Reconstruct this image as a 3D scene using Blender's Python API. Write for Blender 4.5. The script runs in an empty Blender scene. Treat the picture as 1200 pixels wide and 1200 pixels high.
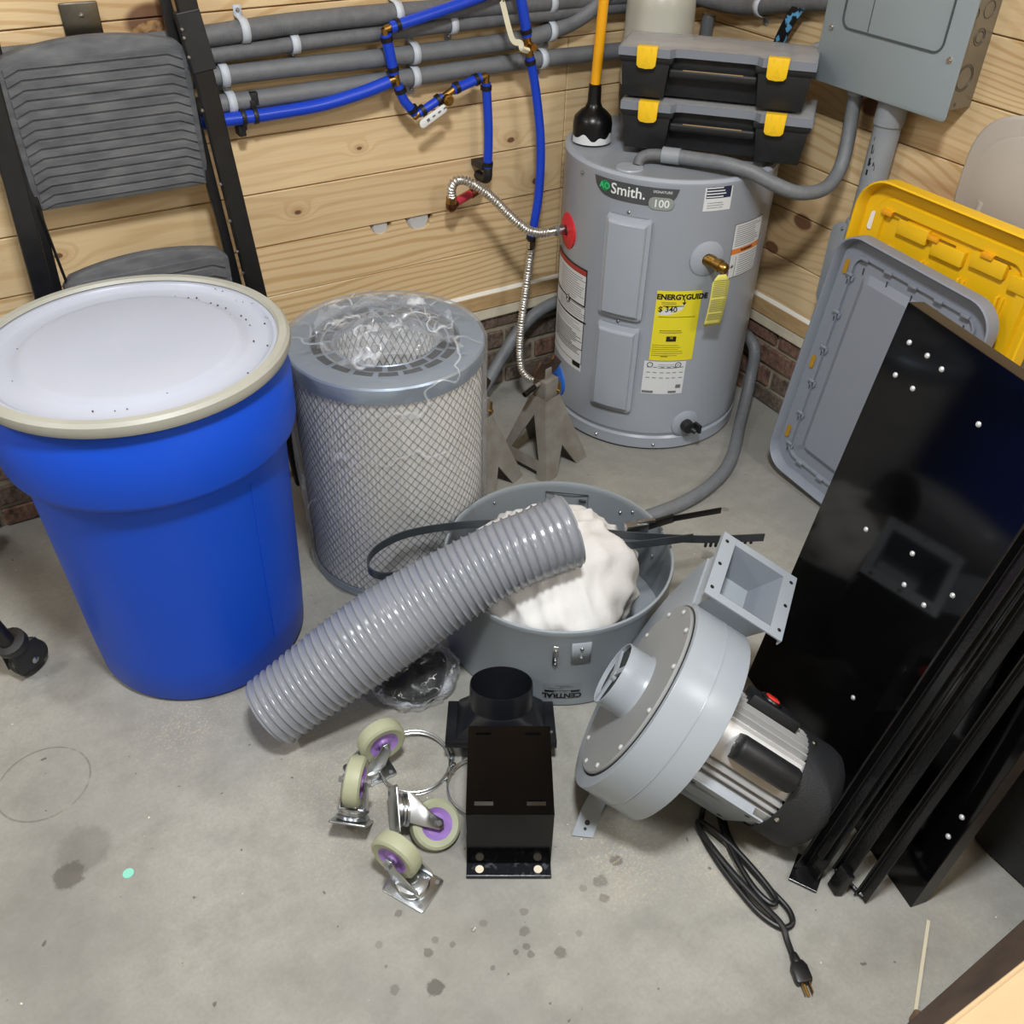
import bpy, bmesh, math, random
from math import sin, cos, pi, radians, sqrt, atan2
from mathutils import Vector, Matrix, noise
random.seed(7)
S = bpy.context.scene
COL = S.collection
V = Vector

# ---------------------------------------------------------------- camera, world, lights, exposure
def cam_axes(yaw, pitch, roll):
    f = V((sin(yaw)*cos(pitch), cos(yaw)*cos(pitch), -sin(pitch)))
    r = V((cos(yaw), -sin(yaw), 0)); u = r.cross(f)
    return r*cos(roll)+u*sin(roll), u*cos(roll)-r*sin(roll), f
_r, _u, _f = cam_axes(0.550, 0.677, 0.025)
cd = bpy.data.cameras.new('camera'); co = bpy.data.objects.new('camera', cd); COL.objects.link(co)
co.matrix_world = Matrix(((_r.x, _u.x, -_f.x, -1.93245), (_r.y, _u.y, -_f.y, -2.19375), (_r.z, _u.z, -_f.z, 1.53452), (0, 0, 0, 1)))
cd.sensor_fit = 'HORIZONTAL'; cd.sensor_width = 36; cd.lens = 36*1105/1200; cd.clip_start = .02
S.camera = co
w = bpy.data.worlds.new('world'); S.world = w; w.use_nodes = True
w.node_tree.nodes['Background'].inputs[0].default_value = (.9, .95, 1, 1)
w.node_tree.nodes['Background'].inputs[1].default_value = .25
def area(name, loc, size, power, col=(.95, .975, 1), rot=(0, 0, 0)):
    l = bpy.data.lights.new(name, 'AREA'); l.shape = 'RECTANGLE'; l.size, l.size_y = size; l.energy = power; l.color = col
    o = bpy.data.objects.new(name, l); o.location = loc; o.rotation_euler = rot; COL.objects.link(o); return o
area('ceiling_lamp', (-1.65, -1.85, 2.62), (.28, .28), 27)
area('ceiling_lamp', (-3.4, -.8, 2.62), (.5, .5), 12)
area('ceiling_lamp', (-.35, -3.4, 2.62), (.5, .5), 14)
S.view_settings.view_transform = 'Standard'; S.view_settings.look = 'None'
S.view_settings.gamma = 1; S.view_settings.use_curve_mapping = False
S.view_settings.exposure = 1.2

# ---------------------------------------------------------------- materials
def lin(c):
    if isinstance(c, str): c = [int(c[i:i+2], 16)/255 for i in (0, 2, 4)]
    return tuple((x/12.92 if x <= .04045 else ((x+.055)/1.055)**2.4) for x in c)
def nodes(m): m.use_nodes = True; return m.node_tree.nodes, m.node_tree.links, m.node_tree.nodes['Principled BSDF']
def mat(name, col, rough=.5, metal=0, var=0, vs=8, bump=0, bs=60, coat=0, spec=.5, col2=None, thr=None, stretch=None, bd=.002):
    """principled material; var = soft noise towards col2 (or a darker tone), thr=(lo,hi) makes it patchy, bump = fine relief"""
    m = bpy.data.materials.new(name); N, L, b = nodes(m); c = lin(col)
    b.inputs['Base Color'].default_value = (*c, 1); b.inputs['Roughness'].default_value = rough
    b.inputs['Metallic'].default_value = metal; b.inputs['Coat Weight'].default_value = coat
    b.inputs['Specular IOR Level'].default_value = spec
    tc = N.new('ShaderNodeTexCoord'); src = tc.outputs['Object']
    if stretch:
        mp = N.new('ShaderNodeMapping'); mp.inputs['Scale'].default_value = stretch; L.new(src, mp.inputs[0]); src = mp.outputs[0]
    if var:
        n = N.new('ShaderNodeTexNoise'); n.inputs['Scale'].default_value = vs; n.inputs['Detail'].default_value = 6
        L.new(src, n.inputs['Vector']); r = N.new('ShaderNodeMapRange'); lo, hi = thr or (.3, .7)
        r.inputs[1].default_value = lo; r.inputs[2].default_value = hi; r.inputs[4].default_value = var; L.new(n.outputs[0], r.inputs[0])
        mx = N.new('ShaderNodeMix'); mx.data_type = 'RGBA'; mx.inputs[6].default_value = (*c, 1)
        mx.inputs[7].default_value = (*(lin(col2) if col2 else [x*.45 for x in c]), 1)
        L.new(r.outputs[0], mx.inputs[0]); L.new(mx.outputs[2], b.inputs['Base Color'])
    if bump:
        n = N.new('ShaderNodeTexNoise'); n.inputs['Scale'].default_value = bs; n.inputs['Detail'].default_value = 4; L.new(src, n.inputs['Vector'])
        bp = N.new('ShaderNodeBump'); bp.inputs['Strength'].default_value = bump; bp.inputs['Distance'].default_value = bd
        L.new(n.outputs[0], bp.inputs['Height']); L.new(bp.outputs[0], b.inputs['Normal'])
    return m
def math_node(N, L, op, a, b=None, c=None):
    n = N.new('ShaderNodeMath'); n.operation = op
    for i, x in enumerate((a, b, c)):
        if x is None: continue
        if isinstance(x, (int, float)): n.inputs[i].default_value = x
        else: L.new(x, n.inputs[i])
    return n.outputs[0]
def mixc(N, L, f, a, b):
    n = N.new('ShaderNodeMix'); n.data_type = 'RGBA'
    for i, x in ((0, f), (6, a), (7, b)):
        if isinstance(x, tuple): n.inputs[i].default_value = (*x, 1) if len(x) == 3 else x
        elif isinstance(x, (int, float)): n.inputs[i].default_value = x
        else: L.new(x, n.inputs[i])
    return n.outputs[2]
def maprange(N, L, x, a, b, c=0, d=1, smooth=False):
    n = N.new('ShaderNodeMapRange'); L.new(x, n.inputs[0])
    if smooth: n.interpolation_type = 'SMOOTHSTEP'
    for i, q in enumerate((a, b, c, d)): n.inputs[i+1].default_value = q
    return n.outputs[0]
def tnoise(N, L, vec, scale, detail=4, rough=.55):
    n = N.new('ShaderNodeTexNoise'); n.inputs['Scale'].default_value = scale; n.inputs['Detail'].default_value = detail
    n.inputs['Roughness'].default_value = rough; L.new(vec, n.inputs['Vector']); return n.outputs[0]
def comb(N, L, x, y, z):
    n = N.new('ShaderNodeCombineXYZ')
    for i, q in enumerate((x, y, z)):
        if isinstance(q, (int, float)): n.inputs[i].default_value = q
        else: L.new(q, n.inputs[i])
    return n.outputs[0]

def wood(name, along, knots, tone=1.0):
    """pine boards; along = index of the axis the boards run on, knots = (along, z, size) in metres on that wall"""
    m = bpy.data.materials.new(name); N, L, b = nodes(m)
    tc = N.new('ShaderNodeTexCoord'); sp = N.new('ShaderNodeSeparateXYZ'); L.new(tc.outputs['Object'], sp.inputs[0])
    a, z = sp.outputs[along], sp.outputs[2]
    oi = N.new('ShaderNodeObjectInfo'); rnd = oi.outputs['Random']
    M = lambda *q: math_node(N, L, *q)
    bumpsum = 0; dark = 0
    for ka, kz, ks in knots:
        da = M('MULTIPLY', M('SUBTRACT', a, ka), .62); dz = M('SUBTRACT', z, kz)
        d = M('SQRT', M('ADD', M('MULTIPLY', da, da), M('MULTIPLY', dz, dz)))
        g = M('POWER', 2.718, M('MULTIPLY', M('MULTIPLY', d, d), -1/(ks*2.6)**2))
        bumpsum = M('ADD', bumpsum, g); k = maprange(N, L, d, ks*.55, ks*.8, 1, 0, True); dark = M('MAXIMUM', dark, k)
    off = M('MULTIPLY', rnd, 37.0)
    vec = comb(N, L, M('ADD', M('MULTIPLY', a, 1.3), off), M('MULTIPLY', z, 7.5), off)
    n1 = tnoise(N, L, vec, 1, 2, .45)
    K = maprange(N, L, M('FRACT', M('MULTIPLY', rnd, 7.31)), 0, 1, 90, 420)
    fld = M('ADD', M('ADD', M('MULTIPLY', z, K), M('MULTIPLY', n1, 34)), M('MULTIPLY', bumpsum, 14))
    s = M('SINE', fld); line = maprange(N, L, s, .1, 1, 0, 1, True)
    vec2 = comb(N, L, M('ADD', M('MULTIPLY', a, .9), off), M('MULTIPLY', z, 16), 3.0)
    streak = maprange(N, L, tnoise(N, L, vec2, 1, 3), .56, .78)
    fine = tnoise(N, L, comb(N, L, M('MULTIPLY', a, 6), M('MULTIPLY', z, 260), 0.0), 1, 3)
    c0 = [x*tone for x in lin('E9D0A6')]; c1 = [x*tone for x in lin('C9A470')]; c2 = [x*tone for x in lin('B07F5E')]
    amt = M('MULTIPLY', line, maprange(N, L, M('FRACT', M('MULTIPLY', rnd, 3.7)), 0, 1, .28, .75))
    col = mixc(N, L, amt, tuple(c0), tuple(c1))
    col = mixc(N, L, M('MULTIPLY', streak, .55), col, tuple(c2))
    col = mixc(N, L, maprange(N, L, fine, .3, .7, 0, .14), col, tuple(x*.6 for x in c1))
    tint = mixc(N, L, M('FRACT', M('MULTIPLY', rnd, 5.77)), (1.04, 1.02, .98), (.88, .85, .80))
    mm = N.new('ShaderNodeMix'); mm.data_type = 'RGBA'; mm.blend_type = 'MULTIPLY'; mm.inputs[0].default_value = 1
    L.new(col, mm.inputs[6]); L.new(tint, mm.inputs[7]); col = mm.outputs[2]
    if knots: col = mixc(N, L, M('MULTIPLY', maprange(N, L, bumpsum, .3, 1), .35), col, tuple(lin('9A6A3A')))
    if knots: col = mixc(N, L, M('MULTIPLY', dark, .85), col, tuple(lin('5A3220')))
    L.new(col, b.inputs['Base Color']); b.inputs['Roughness'].default_value = .5
    bp = N.new('ShaderNodeBump'); bp.inputs['Strength'].default_value = .25; bp.inputs['Distance'].default_value = .001
    L.new(fine, bp.inputs['Height']); L.new(bp.outputs[0], b.inputs['Normal'])
    return m

def concrete():
    m = bpy.data.materials.new('concrete'); N, L, b = nodes(m); M = lambda *q: math_node(N, L, *q)
    tc = N.new('ShaderNodeTexCoord'); P = tc.outputs['Object']
    big = tnoise(N, L, P, 2.2, 6, .6); mid = tnoise(N, L, P, 9, 8, .7); fine = tnoise(N, L, P, 140, 3, .7)
    col = mixc(N, L, maprange(N, L, big, .35, .68), lin('868580'), lin('A9A79E'))
    col = mixc(N, L, maprange(N, L, mid, .45, .75, 0, .7), col, lin('787770'))
    col = mixc(N, L, maprange(N, L, tnoise(N, L, P, 4.1, 5), .58, .74, 0, .55), col, lin('ABA89C'))
    col = mixc(N, L, maprange(N, L, fine, .3, .75, 0, .35), col, lin('77756D'))
    # dark specks, pale chips
    spk = maprange(N, L, tnoise(N, L, P, 47, 2, .5), .735, .76); col = mixc(N, L, M('MULTIPLY', spk, .75), col, lin('4A4640'))
    chip = maprange(N, L, tnoise(N, L, comb(N, L, *[M('ADD', s, 5.3) for s in (lambda q: (L.new(P, q.inputs[0]), q.outputs)[1])(N.new('ShaderNodeSeparateXYZ'))]), 60, 2, .5), .76, .775)
    col = mixc(N, L, chip, col, lin('D8D2C2'))
    # stains and drips that lie on this floor
    wob = tnoise(N, L, P, 22, 3)
    STAINS = [(-2.120, -1.057, .028, .85), (-2.088, -1.018, .050, .38), (-2.02, -.60, .07, .3), (-.60, -.95, .018, .5), (-.44, -.83, .010, .6), (-1.657, -1.547, .0145, 1), (-1.642, -1.492, .0079, .75), (-1.715, -1.518, .009, .6), (-1.655, -1.406, .0067, .7), (-1.707, -1.438, .007, .4), (-1.622, -1.479, .0061, .5),
        (-1.601, -1.499, .0052, .6), (-1.560, -1.496, .0048, .5), (-1.539, -1.493, .0077, .45), (-1.470, -1.509, .0077, .55), (-1.486, -1.540, .0095, .65), (-1.497, -1.563, .0061, .7), (-1.516, -1.562, .0056, .7), (-1.497, -1.578, .0065, .7), (-1.453, -1.600, .0103, .75), (-1.563, -1.566, .0041, .7),
        (-1.325, -1.529, .0125, .6), (-1.337, -1.559, .0088, .6), (-1.277, -1.511, .0112, .8), (-1.358, -1.525, .0069, .45), (-1.512, -1.660, .0025, .9), (-1.711, -1.477, .0035, .7), (-1.409, -1.588, .0057, .4)]
    wob = tnoise(N, L, P, 75, 4, .65)
    for x, y, r, k in STAINS:
        tone = '4E4A44'; k *= .8
        sub = N.new('ShaderNodeVectorMath'); sub.operation = 'DISTANCE'; L.new(P, sub.inputs[0]); sub.inputs[1].default_value = (x, y, 0)
        d = M('ADD', sub.outputs['Value'], M('MULTIPLY', M('SUBTRACT', wob, .5), min(r*1.6, .03)))
        col = mixc(N, L, maprange(N, L, d, r*.75, r*1.1, k, 0, True), col, lin(tone))
    # sawdust dusting near the casters
    for x, y, r in ((-1.60, -1.14, .24), (-1.27, -1.50, .13), (-1.85, -.84, .14), (-1.10, -1.62, .1)):
        sub = N.new('ShaderNodeVectorMath'); sub.operation = 'DISTANCE'; L.new(P, sub.inputs[0]); sub.inputs[1].default_value = (x, y, 0)
        dust = M('MULTIPLY', maprange(N, L, tnoise(N, L, P, 210, 2), .55, .62), maprange(N, L, M('ADD', sub.outputs['Value'], M('MULTIPLY', M('SUBTRACT', mid, .5), .3)), 0, r, .4, 0))
        col = mixc(N, L, dust, col, lin('D3BE97'))
    # round scuff left by a pail at the left
    sub = N.new('ShaderNodeVectorMath'); sub.operation = 'DISTANCE'; L.new(P, sub.inputs[0]); sub.inputs[1].default_value = (-2.125, -.838, 0)
    ringd = M('ABSOLUTE', M('SUBTRACT', sub.outputs['Value'], .083)); col = mixc(N, L, M('MULTIPLY', maprange(N, L, ringd, .0008, .0025, .6, 0), maprange(N, L, mid, .42, .5)), col, lin('5E5B52'))
    L.new(col, b.inputs['Base Color']); L.new(maprange(N, L, mid, .3, .7, .5, .72), b.inputs['Roughness'])
    bp = N.new('ShaderNodeBump'); bp.inputs['Strength'].default_value = .35; bp.inputs['Distance'].default_value = .002
    L.new(M('ADD', mid, M('MULTIPLY', fine, .4)), bp.inputs['Height']); L.new(bp.outputs[0], b.inputs['Normal'])
    return m
def brick_mat():
    m = bpy.data.materials.new('brick'); N, L, b = nodes(m)
    tc = N.new('ShaderNodeTexCoord'); P = tc.outputs['Object']; oi = N.new('ShaderNodeObjectInfo')
    c = mixc(N, L, maprange(N, L, oi.outputs['Random'], .25, .75), lin('735043'), lin('544C44'))
    c = mixc(N, L, maprange(N, L, tnoise(N, L, P, 60, 6, .75), .42, .75, 0, .75), c, lin('A08E79'))
    c = mixc(N, L, maprange(N, L, tnoise(N, L, P, 35, 4), .5, .7, 0, .8), c, lin('3A302A'))
    L.new(c, b.inputs['Base Color']); b.inputs['Roughness'].default_value = .9
    bp = N.new('ShaderNodeBump'); bp.inputs['Strength'].default_value = .8; bp.inputs['Distance'].default_value = .004
    L.new(tnoise(N, L, P, 90, 5), bp.inputs['Height']); L.new(bp.outputs[0], b.inputs['Normal']); return m
def film(name, op=.05, wr=9, tint=(.97, .98, 1), hi=.5, width=.012, detail=2):
    """thin clear plastic film: mostly see-through, glossy, with white highlight streaks painted along noise folds"""
    m = bpy.data.materials.new(name); m.use_nodes = True; N, L = m.node_tree.nodes, m.node_tree.links; N.clear()
    out = N.new('ShaderNodeOutputMaterial'); tr = N.new('ShaderNodeBsdfTransparent'); tr.inputs[0].default_value = (*tint, 1)
    p = N.new('ShaderNodeBsdfPrincipled'); p.inputs['Base Color'].default_value = (.85, .87, .9, 1); p.inputs['Roughness'].default_value = .14; p.inputs['Specular IOR Level'].default_value = .8
    tc = N.new('ShaderNodeTexCoord'); P = tc.outputs['Object']
    n = tnoise(N, L, P, wr, detail, .6); rid = math_node(N, L, 'ABSOLUTE', math_node(N, L, 'SUBTRACT', n, .5))
    n2 = tnoise(N, L, P, wr*.6, 2)
    fold = math_node(N, L, 'ADD', math_node(N, L, 'MULTIPLY', maprange(N, L, rid, 0, width, hi, 0), maprange(N, L, n2, .45, .6)), op); fr = N.new('ShaderNodeFresnel'); fr.inputs[0].default_value = 1.3  # white streaks along noise lines imitate highlights on the creases
    f = math_node(N, L, 'MINIMUM', math_node(N, L, 'ADD', fold, math_node(N, L, 'MULTIPLY', fr.outputs[0], .5)), 1.0)
    bp = N.new('ShaderNodeBump'); bp.inputs['Strength'].default_value = .6; bp.inputs['Distance'].default_value = .02; L.new(n, bp.inputs['Height']); L.new(bp.outputs[0], p.inputs['Normal'])
    mx = N.new('ShaderNodeMixShader'); L.new(f, mx.inputs[0]); L.new(tr.outputs[0], mx.inputs[1]); L.new(p.outputs[0], mx.inputs[2]); L.new(mx.outputs[0], out.inputs[0]); return m

KL = [(-1.048, .781, .006), (-1.221, .653, .008), (-.534, .618, .014), (-1.774, .655, .009), (-1.474, 1.096, .05), (-1.30, .90, .007), (-2.1, .52, .012), (-.62, .74, .01), (-.80, 1.20, .02), (-1.9, 1.25, .015)]
KR = [(-.49, .575, .030), (-.40, .47, .024), (-1.10, 1.12, .05), (-.95, .80, .035), (-.62, .90, .03), (-1.3, .95, .02), (-.30, .40, .02)]
m_woodL = wood('pine_boards_left', 0, KL); m_woodR = wood('pine_boards_right', 1, KR, .93)  # right boards toned darker: that wall's dimmer light put into the colour
m_board = mat('trim_board', 'C9A878', .6, var=.5, vs=20, stretch=(1, 1, 6)); m_dust = mat('white_dust', 'E6E2D8', .9, bump=.4, bs=120)
m_cap = mat('painted_sill', 'DDD3BC', .7, var=.3, vs=30); m_mortar = mat('mortar', 'A59C88', .95, var=.5, vs=40, bump=.6, bs=150)
m_brick = brick_mat(); m_floor = concrete(); m_sheath = mat('dark_sheathing', '2E2419', .9)
m_white = mat('white_paint', 'EAEAE6', .7)
m_blk = mat('black_steel', '0C0C0D', .38, var=.3, vs=30, col2='2A2A2A'); m_gloss = mat('glossy_black_enamel', '060607', .09, spec=.35)
m_gloss2 = mat('black_enamel_frame', '0A0A0B', .22, bump=.25, bs=200, var=.25, vs=120, col2='3a3a38', thr=(.62, .72))
m_blkp = mat('black_plastic', '17181A', .5, bump=.15, bs=300, var=.25, vs=50, col2='303235')
m_tread = mat('grey_rubber_tread', '505256', .7, var=.6, vs=18, col2='7A7B7C', bump=.4, bs=250, stretch=(1, 1, 3))
m_rub = mat('black_rubber', '0D0D0E', .3, spec=.4); m_cond = mat('grey_conduit', '73767A', .5, var=.3, vs=40, bump=.2, bs=90)
m_conddk = mat('dark_grey_conduit', '5E6064', .6, var=.4, vs=60, col2='7C7D7E', bump=.2, bs=90)
m_strap = mat('pale_plastic_strap', 'C5CCD6', .5); m_zinc = mat('zinc', 'B9BDC0', .28, 1, var=.3, vs=30)
m_pex = mat('blue_pex', '1741C2', .28); m_red = mat('red_pex', 'C23A4A', .35); m_brass = mat('brass', 'B48F4E', .3, 1, var=.4, vs=60)
m_copp = mat('copper', '8A5A42', .4, 1, var=.5, vs=40); m_chrome = mat('chrome', 'D0D0CC', .12, 1); m_braid = mat('corrugated_steel', 'D2D0CA', .28, .9)
m_heat = mat('grey_enamel', 'A2A8B2', .28, var=.12, vs=3, col2='959AA2'); m_heatcap = mat('grey_top', 'A3A9B2', .35, var=.3, vs=10, col2='8D8F90')
m_ink = mat('black_ink', '141414', .6); m_inkg = mat('grey_print', '6E7072', .7); m_paper = mat('white_label', 'DADCDE', .5); m_yel = mat('yellow_paper', 'E8D92A', .55)
m_org = mat('orange_print', 'E08438', .5); m_redp = mat('red_plastic', 'D8232F', .35); m_bluep = mat('blue_plastic', '2A6BD0', .4); m_navy = mat('navy_print', '1C2744', .5)
m_bann = mat('charcoal_badge', '45474A', .35, var=.4, vs=20, col2='5d5f61'); m_badge = mat('light_badge', '8E9490', .35); m_green = mat('green_roundel', '1C8A4A', .4); m_pal = mat('pale_letters', 'E6E8E8', .4)
m_redb = mat('dark_red_print', 'A5382E', .5)
m_tank = mat('beige_grey_enamel', 'B2B1A5', .32); m_yhand = mat('yellow_handle', 'F2AA14', .35); m_ylatch = mat('yellow_plastic', 'F4C51C', .4)
m_bblue = mat('blue_polyethylene', '104BC8', .42, var=.15, vs=5, col2='1044AE', bump=.12, bs=220, spec=.3); m_lid = mat('white_polyethylene', 'B0B5C3', .3, var=.25, vs=6, col2='A3A6B4')
m_lring = mat('grey_band', 'A9A99F', .45, var=.4, vs=12, col2='8F8E83')
m_drum = mat('grey_painted_steel', '959CA2', .3, var=.1, vs=5); m_blow = mat('pale_grey_paint', '9CA3AA', .3, var=.1, vs=6); m_plate = mat('dusty_grey_plate', '8E9090', .5, bump=.3, bs=500)
m_hose = mat('grey_pvc_hose', '83868D', .2, spec=.6); m_cloth = mat('white_cotton', 'DAD8D5', .9, bump=.5, bs=24, bd=.006)
m_fring = mat('galvanised_blue_grey', '9AA7B4', .35, .6); m_media = mat('cream_pleat', 'F0EDE6', .9); m_wire = mat('dark_wire', '5A5C60', .45, .4); m_slot = mat('slot_dark', '1B1D22', .8); m_satin = mat('satin_black', '17181C', .33); m_brk = mat('bracket_black', '050506', .14, spec=.22)
m_film = film('clear_film', .07, 6, hi=.4); m_film2 = film('crumpled_film', .12, 9, hi=.7, width=.03, detail=2); m_film3 = film('bag_film', .03, 26, hi=.75, width=.022, detail=3)
m_alu = mat('ribbed_aluminium', 'CBCBCA', .4, .5); m_fan = mat('textured_black', '222325', .6, bump=.5, bs=350); m_swr = mat('red_switch', 'E0342C', .35)
m_panel = mat('grey_cabinet_paint', '8A9498', .36); m_side = mat('grey_galvanised_side', '8E887C', .4, .5, var=.3, vs=15); m_pvc = mat('grey_pvc', '8F949A', .4, var=.2, vs=8)
m_tyel = mat('yellow_tote', 'EDBC14', .42); m_tgrey = mat('grey_tote', '858A95', .45); m_chair = mat('taupe_plastic', 'B4ACA3', .6, bump=.2, bs=260)
m_wheel = mat('olive_grey_rubber', 'A3A68A', .5); m_purp = mat('purple_hub', '9A78BC', .4); m_jack = mat('worn_steel', '98968F', .42, .25, var=.6, vs=25, col2='75695A'); m_rust = mat('dark_saddle', '2E2420', .35, .4, var=.5, vs=40, col2='6b4a34')
m_card = mat('cardboard', 'CBAE85', .8, var=.2, vs=20); m_dwood = mat('dark_weathered_wood', '4A3B30', .8, var=.7, vs=30, stretch=(.3, 1, 1), bump=.6, bs=80, col2='201812'); m_block = mat('brown_wood', '7E6450', .8, var=.6, vs=20, col2='5a4636')
m_lidc = film('clear_lid', .16, 3, (.88, .88, .88), .05); m_bolt = mat('bolt_zinc', 'CBCDCE', .35, .35); m_steel = mat('brushed_stainless', '6A675F', .3, 1, var=.2, vs=120); m_mint = mat('mint_sticker', '86D3BC', .6); m_blues = mat('blue_weave', '0A0C10', .6, var=1, vs=55, col2='5FA8D8', thr=(.52, .56), stretch=(1, 1, .8))
m_tan = mat('tan_tone', 'A58A63', .7)

# ---------------------------------------------------------------- mesh tools
I3 = (V((1, 0, 0)), V((0, 1, 0)), V((0, 0, 1)))
class MB:
    def __init__(s): s.v = []; s.f = []
    def add(s, vs, fs):
        o = len(s.v); s.v += [V(p) for p in vs]; s.f += [[i+o for i in f] for f in fs]; return s
    def box(s, c, d, ax=I3):
        c = V(c); h = [x/2 for x in d]
        vs = [c+ax[0]*h[0]*i+ax[1]*h[1]*j+ax[2]*h[2]*k for i in (-1, 1) for j in (-1, 1) for k in (-1, 1)]
        return s.add(vs, [(0, 1, 3, 2), (4, 6, 7, 5), (0, 4, 5, 1), (2, 3, 7, 6), (0, 2, 6, 4), (1, 5, 7, 3)])
    def grid(s, fn, nu, nv, cu=False, cv=False):
        a = nu if cu else nu+1; b = nv if cv else nv+1
        vs = [fn(i/nu, j/nv) for i in range(a) for j in range(b)]
        return s.add(vs, [(i*b+j, (i+1) % a*b+j, (i+1) % a*b+(j+1) % b, i*b+(j+1) % b) for i in range(nu) for j in range(nv)])
    def lathe(s, prof, seg=48, o=(0, 0, 0), ax=I3, a0=0, a1=2*pi):
        o = V(o); full = abs(a1-a0-2*pi) < 1e-6; n = len(prof)-1
        def fn(u, t):
            r, z = prof[round(t*n)]; a = a0+(a1-a0)*u; return o+ax[0]*(r*cos(a))+ax[1]*(r*sin(a))+ax[2]*z
        return s.grid(fn, seg, n, cu=full)
    def tube(s, pts, r, seg=10, cap=True, prof=None, up=None, closed=False):
        pts = [V(p) for p in pts]; n = len(pts); T = []
        for i in range(n):
            a, b = (pts[i-1], pts[(i+1) % n]) if closed else (pts[max(i-1, 0)], pts[min(i+1, n-1)]); T.append((b-a).normalized())
        nrm = None; rings = []; P = prof or [(cos(2*pi*k/seg), sin(2*pi*k/seg)) for k in range(seg)]
        for i in range(n):
            t = T[i]
            if up is not None: x = V(up).cross(t).normalized()
            else:
                if nrm is None: nrm = t.orthogonal().normalized()
                x = (nrm-t*nrm.dot(t)).normalized()
            nrm = x; y = t.cross(x); rr = 1 if prof else (r(i/(n-1)) if callable(r) else r)
            rings.append([pts[i]+x*a*rr+y*b*rr for a, b in P])
        m = len(P); vs = [p for q in rings for p in q]; N = n if closed else n-1
        fs = [(i*m+k, i*m+(k+1) % m, (i+1) % n*m+(k+1) % m, (i+1) % n*m+k) for i in range(N) for k in range(m)]
        if cap and not closed: fs += [list(range(m))[::-1], [(n-1)*m+k for k in range(m)]]
        return s.add(vs, fs)
    def prism(s, poly, h, o=(0, 0, 0), ax=I3):
        o = V(o); n = len(poly); vs = [o+ax[0]*a+ax[1]*b+ax[2]*z for z in (0, h) for a, b in poly]
        return s.add(vs, [list(range(n))[::-1], [n+i for i in range(n)]]+[(i, (i+1) % n, n+(i+1) % n, n+i) for i in range(n)])
    def ball(s, c, r, seg=12, sc=(1, 1, 1)):
        c = V(c); m = seg//2
        return s.grid(lambda u, t: c+V((r*sc[0]*sin(pi*t)*cos(2*pi*u), r*sc[1]*sin(pi*t)*sin(2*pi*u), r*sc[2]*cos(pi*t))), seg, m, cu=True)
    def text(s, string, size, fn, align='CENTER', bold=0):
        cu = bpy.data.curves.new('t', 'FONT'); cu.body = string; cu.size = size; cu.align_x = align; cu.align_y = 'CENTER'; cu.resolution_u = 3; cu.offset = bold
        o = bpy.data.objects.new('t', cu); COL.objects.link(o); dg = bpy.context.evaluated_depsgraph_get(); me = bpy.data.meshes.new_from_object(o.evaluated_get(dg))
        s.add([fn(p.co.x, p.co.y) for p in me.vertices], [list(p.vertices) for p in me.polygons])
        bpy.data.objects.remove(o); bpy.data.curves.remove(cu); bpy.data.meshes.remove(me); return s
def cyl_ax(d):
    d = V(d).normalized(); x = d.orthogonal().normalized(); return (x, d.cross(x), d)
def rod(mb, a, b, r, seg=12):
    return mb.tube([a, b], r, seg)
def cr(pts, k=8, closed=False):
    pts = [V(p) for p in pts]; n = len(pts); out = []
    for i in range(n if closed else n-1):
        p = [pts[(i+j) % n] if closed else pts[min(max(i+j, 0), n-1)] for j in (-1, 0, 1, 2)]
        for q in range(k):
            t = q/k; out.append(.5*((2*p[1])+(p[2]-p[0])*t+(2*p[0]-5*p[1]+4*p[2]-p[3])*t*t+(3*p[1]-p[0]-3*p[2]+p[3])*t**3))
    if not closed: out.append(pts[-1])
    return out
def plen(p): return sum((p[i+1]-p[i]).length for i in range(len(p)-1))
def resample(p, n):
    d = [0]
    for i in range(len(p)-1): d.append(d[-1]+(p[i+1]-p[i]).length)
    out = []; j = 0
    for i in range(n):
        t = d[-1]*i/(n-1)
        while j < len(p)-2 and d[j+1] < t: j += 1
        out.append(p[j].lerp(p[j+1], (t-d[j])/max(d[j+1]-d[j], 1e-9)))
    return out
def rrect(w, h, r, k=5):
    return [(sx*(w/2-r)+r*cos(a), sy*(h/2-r)+r*sin(a)) for sx, sy, a0 in ((1, 1, 0), (-1, 1, pi/2), (-1, -1, pi), (1, -1, 3*pi/2)) for a in [a0+pi/2*i/k for i in range(k+1)]]

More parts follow.
